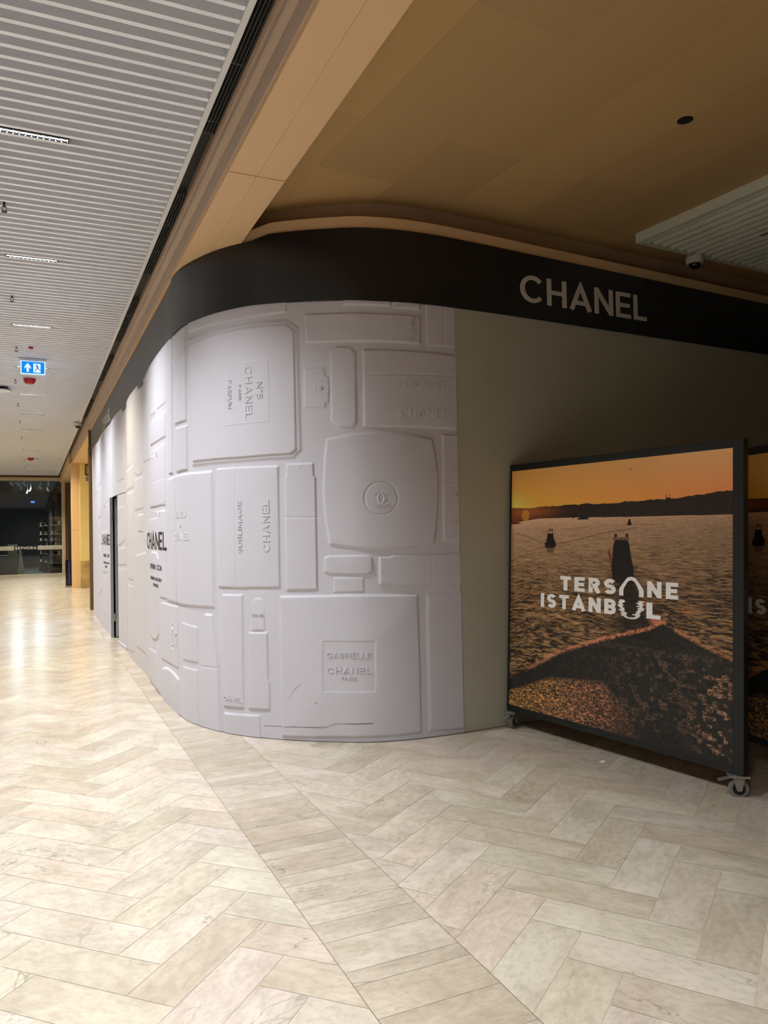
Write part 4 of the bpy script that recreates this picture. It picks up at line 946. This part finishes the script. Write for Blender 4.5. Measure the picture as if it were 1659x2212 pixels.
    d = np.hypot((U-1.40)/.06, (V-.785+.0*U)/.022)+.5*(n1-.5); img = mix(img, lin(214, 130, 100)*np.ones_like(img), np.clip((1-d)*2, 0, 1)*.75)
    img = np.clip(img, 0, 1)
    me = bpy.data.meshes.new('printed_poster')
    P = np.stack([U, np.zeros_like(U), V], -1).reshape(-1, 3)
    idx = np.arange(N*N).reshape(N, N); F = np.stack([idx[:-1, :-1], idx[1:, :-1], idx[1:, 1:], idx[:-1, 1:]], -1).reshape(-1, 4)
    me.vertices.add(len(P)); me.vertices.foreach_set('co', P.astype(np.float32).ravel())
    me.loops.add(F.size); me.loops.foreach_set('vertex_index', F.astype(np.int32).ravel())
    me.polygons.add(len(F)); me.polygons.foreach_set('loop_start', np.arange(0, F.size, 4, dtype=np.int32)); me.update(calc_edges=True)
    a = me.attributes.new('print', 'FLOAT_COLOR', 'POINT'); c = np.ones((N*N, 4), np.float32); c[:, :3] = img.reshape(-1, 3); a.data.foreach_set('color', c.ravel())
    m = bpy.data.materials.new('printed_sunset_poster'); m.use_nodes = True; nt = m.node_tree; b = nt.nodes['Principled BSDF']
    at = nt.nodes.new('ShaderNodeAttribute'); at.attribute_name = 'print'; nt.links.new(at.outputs['Color'], b.inputs['Base Color'])
    b.inputs['Roughness'].default_value = .5; b.inputs['Specular IOR Level'].default_value = .25
    me.materials.append(m); return me
def board(name, label, loc, az, lean):
    """local frame: x along the board from its far end, y out of the back, z up"""
    t = thing(name, label, 'poster board', loc, 'mobile poster boards', (0, 0, 0))
    Uv = Vector((math.sin(az), -math.cos(az), 0)); Vv = Vector((lean, 0, 1.855)).normalized(); Nn = Uv.cross(Vv).normalized()   # Nn points away from the poster face?
    if Nn.x < 0: Nn = -Nn
    R = Matrix((Uv, Nn, Vv)).transposed().to_4x4()
    t.matrix_world = Matrix.Translation(loc) @ R
    W, H, D, U0 = 1.978, 1.857, .045, .05
    f = M['frameblack']
    MB().box((U0, 0, 0), (.066+.004, D, H)).build('frame_post', f, t, bevel=.003)
    MB().box((W-.066, 0, 0), (W, D, H)).build('frame_post', f, t, bevel=.003)
    MB().box((.066, 0, H-.05), (W-.066, D, H)).build('frame_rail', f, t, bevel=.003)
    MB().box((.066, 0, 0), (W-.066, D, .045)).build('frame_rail', f, t, bevel=.003)
    MB().box((.06, .012, .04), (W-.06, .03, H-.04)).build('backing_board', M['blackmetal'], t)
    po = bpy.data.objects.new('printed_poster', POSTER); COL.objects.link(po); po.parent = t; po.location = (0, .0035, 0)
    lm = M['plet']; mb = MB()
    pl = lambda a0, b0: (lambda a, b, hh: (a0+a, .003-hh, b0+b))
    def word(tx, a0, a1, b0, hg, w=.24, tr=.22): text_on(mb, tx, pl(a0, b0), w, .0012, length=a1-a0, height=hg, top=1.0, hb=0, track=tr)
    word('TERS', .589, 1.084, .933, .099); word('NE', 1.331, 1.556, .931, .100)
    word('ISTANB', .398, 1.081, .803, .098); word('L', 1.326, 1.431, .801, .099)
    ar = [(1.111,.929),(1.146,.929),(1.146,.965),(1.152,.981),(1.176,1.015),(1.190,1.026),(1.208,1.031),(1.226,1.026),(1.242,1.013),(1.262,.981),(1.269,.965),(1.269,.929),(1.305,.929),(1.305,.969),(1.296,.985),(1.275,1.010),(1.245,1.042),(1.236,1.048),(1.208,1.053),(1.180,1.048),(1.170,1.040),(1.141,1.008),(1.119,.983),(1.111,.969)]
    n = len(ar); mid = n//2
    q = [(a, .0018, b) for a, b in ar]
    for i in range(0, 11):                                     # the arch as quads between inner and outer outline
        o0 = ar[(n-i) % n]; o1 = ar[n-i-1]; i0 = ar[i+1]; i1 = ar[i+2]
        if i+2 > 12: break
        mb.add([(o0[0], .0018, o0[1]), (o1[0], .0018, o1[1]), (i1[0], .0018, i1[1]), (i0[0], .0018, i0[1])], [(0, 1, 2, 3)])
    rs = random.Random(5)                                      # the U, broken up like a reflection
    for k in range(15):
        z = .904-k*.0062; 
        for sg in (-1, 1):
            cxx = 1.205+sg*(.075 if k < 8 else .075-.003*(k-8)**1.25); w = .016+rs.uniform(-.004, .013); cx2 = cxx+rs.uniform(-.008, .008)
            mb.add([(cx2-w, .0018, z), (cx2+w, .0018, z+.0005), (cx2+w*.8, .0018, z-.0062), (cx2-w*.85, .0018, z-.0066)], [(0, 1, 2, 3)])
    for k in range(9):
        a = math.pi+math.pi*(k+.5)/9; cxx = 1.205+.062*math.cos(a); cz = .820+.030*math.sin(a); w = .017+rs.uniform(-.003, .006)
        mb.add([(cxx-w, .0018, cz+.006), (cxx+w, .0018, cz+.004), (cxx+w*.8, .0018, cz-.006), (cxx-w*.8, .0018, cz-.004)], [(0, 1, 2, 3)])
    mb.build('lettering', lm, t)
    Vz = Vector((0, 0, 1))
    inv = R.inverted()
    for cx, ang in ((.10, 25), (W-.05, -30)):
        for cy in ((.025,)):
            # castors stand upright on the floor: drawn in world axes, then turned into the board's frame
            base = Vector(loc)+Uv*cx+Nn*cy; Mw = t.matrix_world.inverted() @ Matrix.Translation((base.x, base.y, 0)) @ Matrix.Rotation(math.radians(ang)-az, 4, 'Z')
            pl_ = MB().box((-.055, -.045, loc[2]-.012), (.055, .045, loc[2]-.002), Mw).build('castor', M['steel'], t, bevel=.001)
            MB().cyl(Mw @ Vector((.0, -.016, .052)), Mw @ Vector((.0, .016, .052)), .052, 28).build('wheel', M['rubber'], pl_, bevel=.004)
            MB().cyl(Mw @ Vector((.0, -.018, .052)), Mw @ Vector((.0, .018, .052)), .034, 24).build('hub', M['blackmetal'], pl_)
            MB().cyl(Mw @ Vector((.0, -.030, .052)), Mw @ Vector((.0, .030, .052)), .007, 12).build('axle', M['steel'], pl_)
            fk = MB()
            for sy_ in (-.026, .022):
                fk.poly([Mw @ Vector((-.030, sy_, loc[2]-.02)), Mw @ Vector((.030, sy_, loc[2]-.02)), Mw @ Vector((.012, sy_, .040)), Mw @ Vector((-.012, sy_, .040))], (Mw.to_3x3() @ Vector((0, .004, 0))))
            fk.box((-.032, -.026, loc[2]-.024), (.032, .026, loc[2]-.012), Mw); fk.build('fork', M['steel'], pl_)
            MB().poly([Mw @ Vector((-.045, -.014, loc[2]-.016)), Mw @ Vector((-.105, -.020, loc[2]-.034)), Mw @ Vector((-.105, .020, loc[2]-.034)), Mw @ Vector((-.045, .014, loc[2]-.016))], (0, 0, -.006)).build('brake_lever', M['steel'], pl_)
    return t
M['plet'] = mat('pale_grey_print', srgb(248, 247, 242), .5)
POSTER = poster_mesh()
board('poster_board', 'black framed wheeled board with a sunset sea poster against the pale wall', (3.243, 4.990, .129), .134, .0935)
board('poster_board', 'second wheeled sunset poster board in the dark behind the first, mostly hidden', (4.15, 3.89, .129), -.157, .09)
pp = MB().box((0, 0, 0), (.05, .03, .0008)).build('paper_scrap', M['white'], None, loc=(3.28, 3.9, 0)); pp.rotation_euler = (0, 0, .5)
tag(pp, 'tiny white paper scrap on the floor under the poster board', 'paper')
